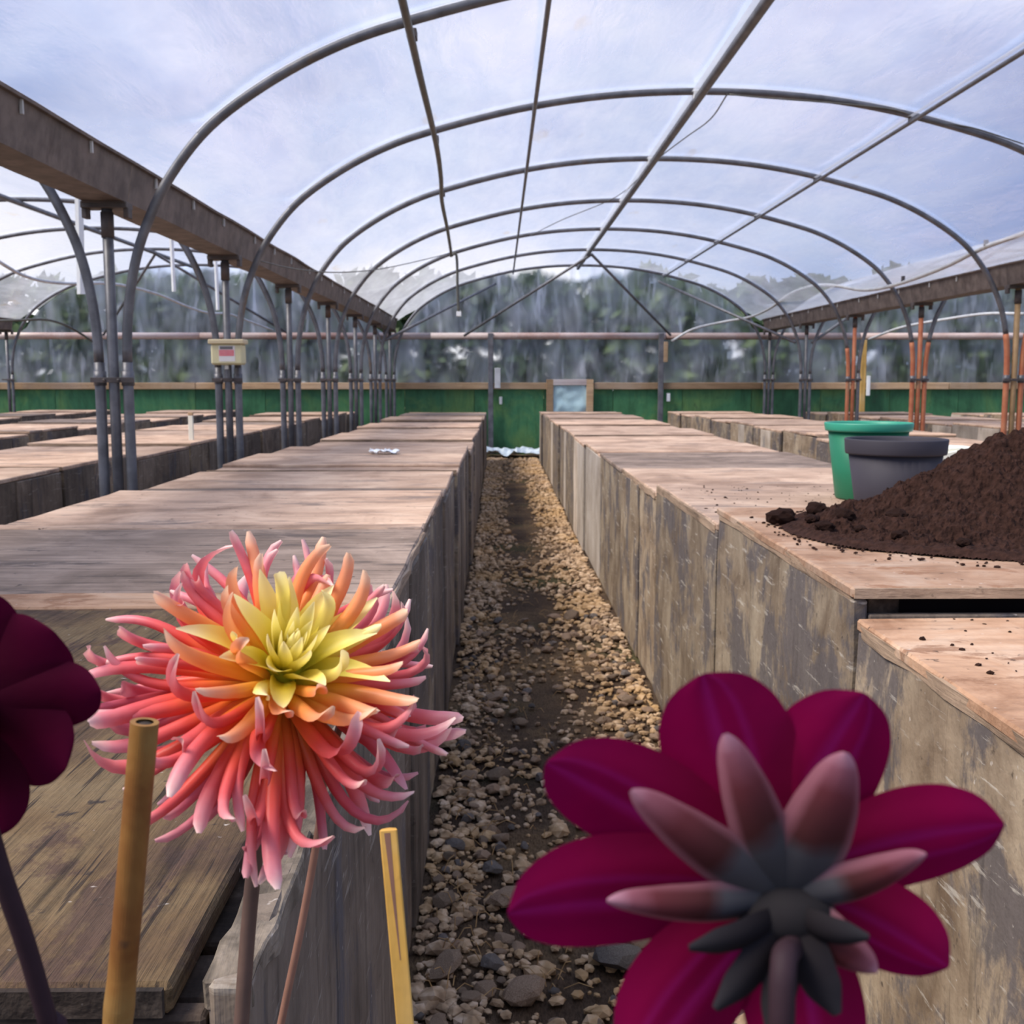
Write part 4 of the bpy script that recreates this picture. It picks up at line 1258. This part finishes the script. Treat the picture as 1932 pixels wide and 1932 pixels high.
for i in range(12):
    f = i/11
    quill('petal', R(lerp(26, 46, f)+rp.uniform(-5, 5)), i*GA+2.0, lerp(0.044, 0.056, f)*rp.uniform(0.92, 1.1), 0.0080, rp.uniform(0.1, 0.5), rp.uniform(-0.3, 0.4), 0.5, rp.uniform(-0.3, 0.3),
          [(0, 0.9), (0.5, 1.1), (1, 0.6)], 0.009, 0.006, M['petal_in'], head, 10, leafw, 1)
for i in range(26):
    f = i/25
    quill('petal', R(lerp(3, 30, f)+rp.uniform(-2, 2)), i*GA+0.4, lerp(0.026, 0.040, f)*rp.uniform(0.95, 1.05), lerp(0.0035, 0.0062, f), lerp(-0.55, -0.1, f), rp.uniform(0.0, 0.4), 0.5, rp.uniform(-0.1, 0.1),
          [(0, 0.9), (0.5, 1.2), (1, 0.8)], 0.009, 0.008, M['petal_in'], head, 9, leafw, 1)
lathe('receptacle', [(0.001, -0.016), (0.009, -0.015), (0.012, -0.006), (0.012, 0.004), (0.009, 0.014), (0.004, 0.024), (0.001, 0.027)], M['petal_in'], head, 16)
# stem from the soil, through the photograph's visible points, up into the head
def stem(parent, pts, rad, mat, name='stem'):
    b = Vector(parent.location)
    return tube(name, [p-b for p in spline(pts, 6)], rad, mat, parent, 10)
s1, s2 = at(478, 1650, 0.575), at(455, 1932, 0.57)
foot = Vector((-0.085, 0.45, SOILZ))
stem(dahlia, [foot, lerp(foot, s2, 0.55)+Vector((-0.025, 0.02, 0)), at(444, 2080, 0.569), s2, s1, FC+Vector((-0.004, 0.004, -0.03)), FC], 0.0042, M['stem_brown'])
q1, q2 = at(602, 1560, 0.60), at(530, 1932, 0.59)
foot2 = Vector((-0.06, 0.40, SOILZ))
stem(dahlia, [foot2, lerp(foot2, q2, 0.6)+Vector((-0.02, 0.03, 0)), at(500, 2090, 0.588), q2, at(570, 1740, 0.595), q1, at(612, 1470, 0.60), FC+Vector((0.03, 0.035, -0.02))], 0.0022, M['stem_pink'], 'side_stem')

# ---- broad petals
def broad(name, base, tip, width, bow, cup, mat, parent, toward, ns=14, na=9, shape=None, ridge=0.0):
    """ovate petal from base to tip; 'toward' is the side its edges curl to"""
    b = Vector(parent.location) if parent.parent is None else Vector((0, 0, 0))
    base, tip = Vector(base)-b, Vector(tip)-b
    ax = tip-base
    t_ = ax.normalized()
    nrm = (toward-t_*toward.dot(t_)).normalized()
    sd = t_.cross(nrm)
    shape = shape or [(0, 0.2), (0.12, 0.45), (0.3, 0.80), (0.5, 0.98), (0.66, 1.0), (0.8, 0.90), (0.9, 0.70), (0.955, 0.50), (0.985, 0.29), (1.0, 0.06)]
    V, T, U, Fc = [], [], [], []
    for i in range(ns+1):
        t = 0.5*(i/ns)+0.5*math.sin(0.5*math.pi*i/ns)
        c = base+ax*t+nrm*(bow*math.sin(math.pi*t))
        w = width*pw(t, shape)
        for k in range(na):
            u = -1+2*k/(na-1)
            V.append(c+sd*(w*u)+nrm*(cup*(w/width)*(u*u)+ridge*math.cos(u*9)*w/width))
            T.append(t)
            U.append(u)
    for i in range(ns):
        for k in range(na-1):
            a = i*na+k
            Fc.append((a, a+1, a+na+1, a+na))
    o = mesh_obj(name, V, Fc, mat, parent, smooth=True, attr=T, attr_u=U)
    sb = o.modifiers.new('smooth', 'SUBSURF')
    sb.levels = sb.render_levels = 1
    return o

AWAY = Vector((0.05, 1.0, 0.12)).normalized()
wine = thing('dahlia', 'out of focus wine red dahlia seen from behind at lower right', 'flower', (0.07, 0.28, SOILZ))
WC = at(1482, 1700, 0.262)
for tx_, ty_, w_, dy in ((1325, 1272, 0.0178, 0.012), (1632, 1308, 0.0165, 0.012), (1895, 1555, 0.0145, 0.008), (1790, 1825, 0.0125, 0.006), (1030, 1440, 0.0150, 0.008), (958, 1725, 0.0165, 0.006), (1200, 2030, 0.0165, 0.004), (1560, 2080, 0.016, 0.004)):
    broad('petal', WC+Vector((0, 0.006, 0)), at(tx_, ty_, 0.262+dy), w_, 0.0035, 0.004, M['petal_wine'], wine, AWAY, ridge=0.0004)
for tx_, ty_, w_ in ((1368, 1385, 0.0072), (1596, 1420, 0.0098), (1190, 1492, 0.0072), (1145, 1700, 0.0058), (1748, 1612, 0.0058), (1655, 1835, 0.0062)):
    broad('bract', WC, at(tx_, ty_, 0.254), w_, -0.004, 0.0035, M['bract'], wine, AWAY, shape=[(0, 0.75), (0.2, 0.95), (0.45, 1.0), (0.68, 0.84), (0.86, 0.58), (0.95, 0.36), (1, 0.08)])
for tx_, ty_, w_ in ((1350, 1905, 0.0052), (1580, 1915, 0.0056), (1300, 1790, 0.0045), (1455, 1960, 0.005), (1640, 1770, 0.0042)):
    broad('calyx_leaf', WC+Vector((0, -0.003, -0.002)), at(tx_, ty_, 0.248), w_, -0.003, 0.002, M['bract_green'], wine, AWAY, shape=[(0, 0.7), (0.4, 1.0), (0.75, 0.8), (1, 0.2)])
bm = bmesh.new()
bmesh.ops.create_uvsphere(bm, u_segments=20, v_segments=12, radius=0.0125)
for v in bm.verts:
    v.co.y *= 0.55
    v.co.z *= 0.62
ob = bm_obj('calyx', bm, M['calyx'], wine, smooth=True)
ob.location = WC+Vector((0, -0.001, -0.003))-Vector(wine.location)
foot = Vector((0.06, 0.30, SOILZ))
stem(wine, [foot, foot+Vector((0.005, -0.02, 0.35)), WC+Vector((0.002, -0.012, -0.16)), at(1475, 1930, 0.242), WC+Vector((0, -0.006, -0.008))], 0.0032, M['stem_dark'])

wine2 = thing('dahlia', 'dark wine dahlia cut off by the left edge of the picture', 'flower', (-0.14, 0.42, SOILZ))
W2 = at(-75, 1365, 0.385)
for tx_, ty_, w_ in ((100, 1190, 0.0190), (190, 1302, 0.0135), (125, 1450, 0.0185), (-20, 1585, 0.0155), (-230, 1520, 0.017), (-300, 1330, 0.017), (-190, 1140, 0.017), (-40, 1110, 0.015)):
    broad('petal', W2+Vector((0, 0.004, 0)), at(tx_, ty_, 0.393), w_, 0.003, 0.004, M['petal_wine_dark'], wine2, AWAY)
bm = bmesh.new()
bmesh.ops.create_uvsphere(bm, u_segments=16, v_segments=10, radius=0.012)
ob = bm_obj('calyx', bm, M['calyx'], wine2, smooth=True)
ob.location = W2-Vector(wine2.location)
foot = Vector((-0.10, 0.36, SOILZ))
stem(wine2, [foot, lerp(foot, at(110, 1990, 0.392), 0.6), at(128, 2060, 0.392), at(92, 1932, 0.39), at(48, 1780, 0.385), at(0, 1640, 0.38), at(-45, 1480, 0.378), W2], 0.0036, M['stem_dark'])

# ---- canes
def cane(label, top, low, rad, mat, zfoot=SOILZ, nodes=(), half=False):
    d = (low-top).normalized()
    k = (top.z-zfoot)/-d.z
    ft = top+d*k
    o = thing('bamboo_cane', label, 'cane', ft, 0, 'canes staking the dahlias')
    ln = (top-ft).length
    up = (top-ft).normalized()
    if not half:
        prof = []
        n = 60
        P, Rd = [], []
        for i in range(n+1):
            s = ln*i/n
            b = 0.0
            for nd in nodes:
                b += 0.0007*math.exp(-((s-(ln-nd))/0.004)**2)
            P.append(up*s)
            Rd.append(rad*(1+0.02*math.sin(s*20))+b)
        V, Fc = tube_data(P, Rd, 32, cap=False)
        # hollow end: rim then dark bore
        nV = len(V)
        top_ring = [V[n*32+k2] for k2 in range(32)]
        c = up*ln
        for v in top_ring: V.append(c+(v-c)*0.62)
        for k2 in range(32):
            k3 = (k2+1) % 32
            Fc.append((n*32+k2, n*32+k3, nV+k3, nV+k2))
        mesh_obj('cane', V, Fc, mat, o, smooth=False)
        tube('pith', [c-up*0.006, c-up*0.001], rad*0.63, M['pith'], o, 16)
        for nd in nodes:
            tube('node_ring', [up*(ln-nd-0.0012), up*(ln-nd+0.0012)], rad*1.09, M['pith'] if False else mat, o, 20)
    else:
        sx = up.cross(Vector((0, 1, 0))).normalized()
        sy = sx.cross(up)
        V, Fc = [], []
        n = 20
        cs = [(-1, -0.25), (-0.85, -0.42), (0.85, -0.42), (1, -0.25), (0.8, 0.35), (0, 0.6), (-0.8, 0.35)]
        for i in range(n+1):
            for a, b in cs:
                V.append(up*(ln*i/n)+sx*(a*rad)+sy*(b*rad))
        m_ = len(cs)
        for i in range(n):
            for k2 in range(m_):
                Fc.append((i*m_+k2, i*m_+(k2+1) % m_, (i+1)*m_+(k2+1) % m_, (i+1)*m_+k2))
        Fc += [tuple(range(m_-1, -1, -1)), tuple(n*m_+k2 for k2 in range(m_))]
        mesh_obj('cane', V, Fc, mat, o)
        # brown streak down the flat face: the exposed groove
        V, Fc = [], []
        for i in range(9):
            t = i/8
            wd = 0.30*rad*(1-t)**1.1+0.0002
            c = up*(ln-0.001-0.062*t)+sx*(-rad*lerp(-0.12, 0.12, t))
            for a, b in ((-wd, -0.44*rad), (wd, -0.44*rad), (wd, -0.41*rad), (-wd, -0.41*rad)):
                V.append(c+sx*a+sy*b)
        for i in range(8):
            for k2 in range(4):
                Fc.append((i*4+k2, i*4+(k2+1) % 4, (i+1)*4+(k2+1) % 4, (i+1)*4+k2))
        mesh_obj('groove', V, Fc, M['stem_pink'], o)
    return o
cane('thick brown bamboo cane with a hollow end left of the pink dahlia', at(273, 1362, 0.452), at(222, 1932, 0.452), 0.0060, M['bamboo'], nodes=(0.130, 0.34, 0.55))
cane('split yellow bamboo cane right of the pink dahlia', at(733, 1565, 0.50), at(765, 1932, 0.495), 0.0042, M['bamboo_split'], half=True)
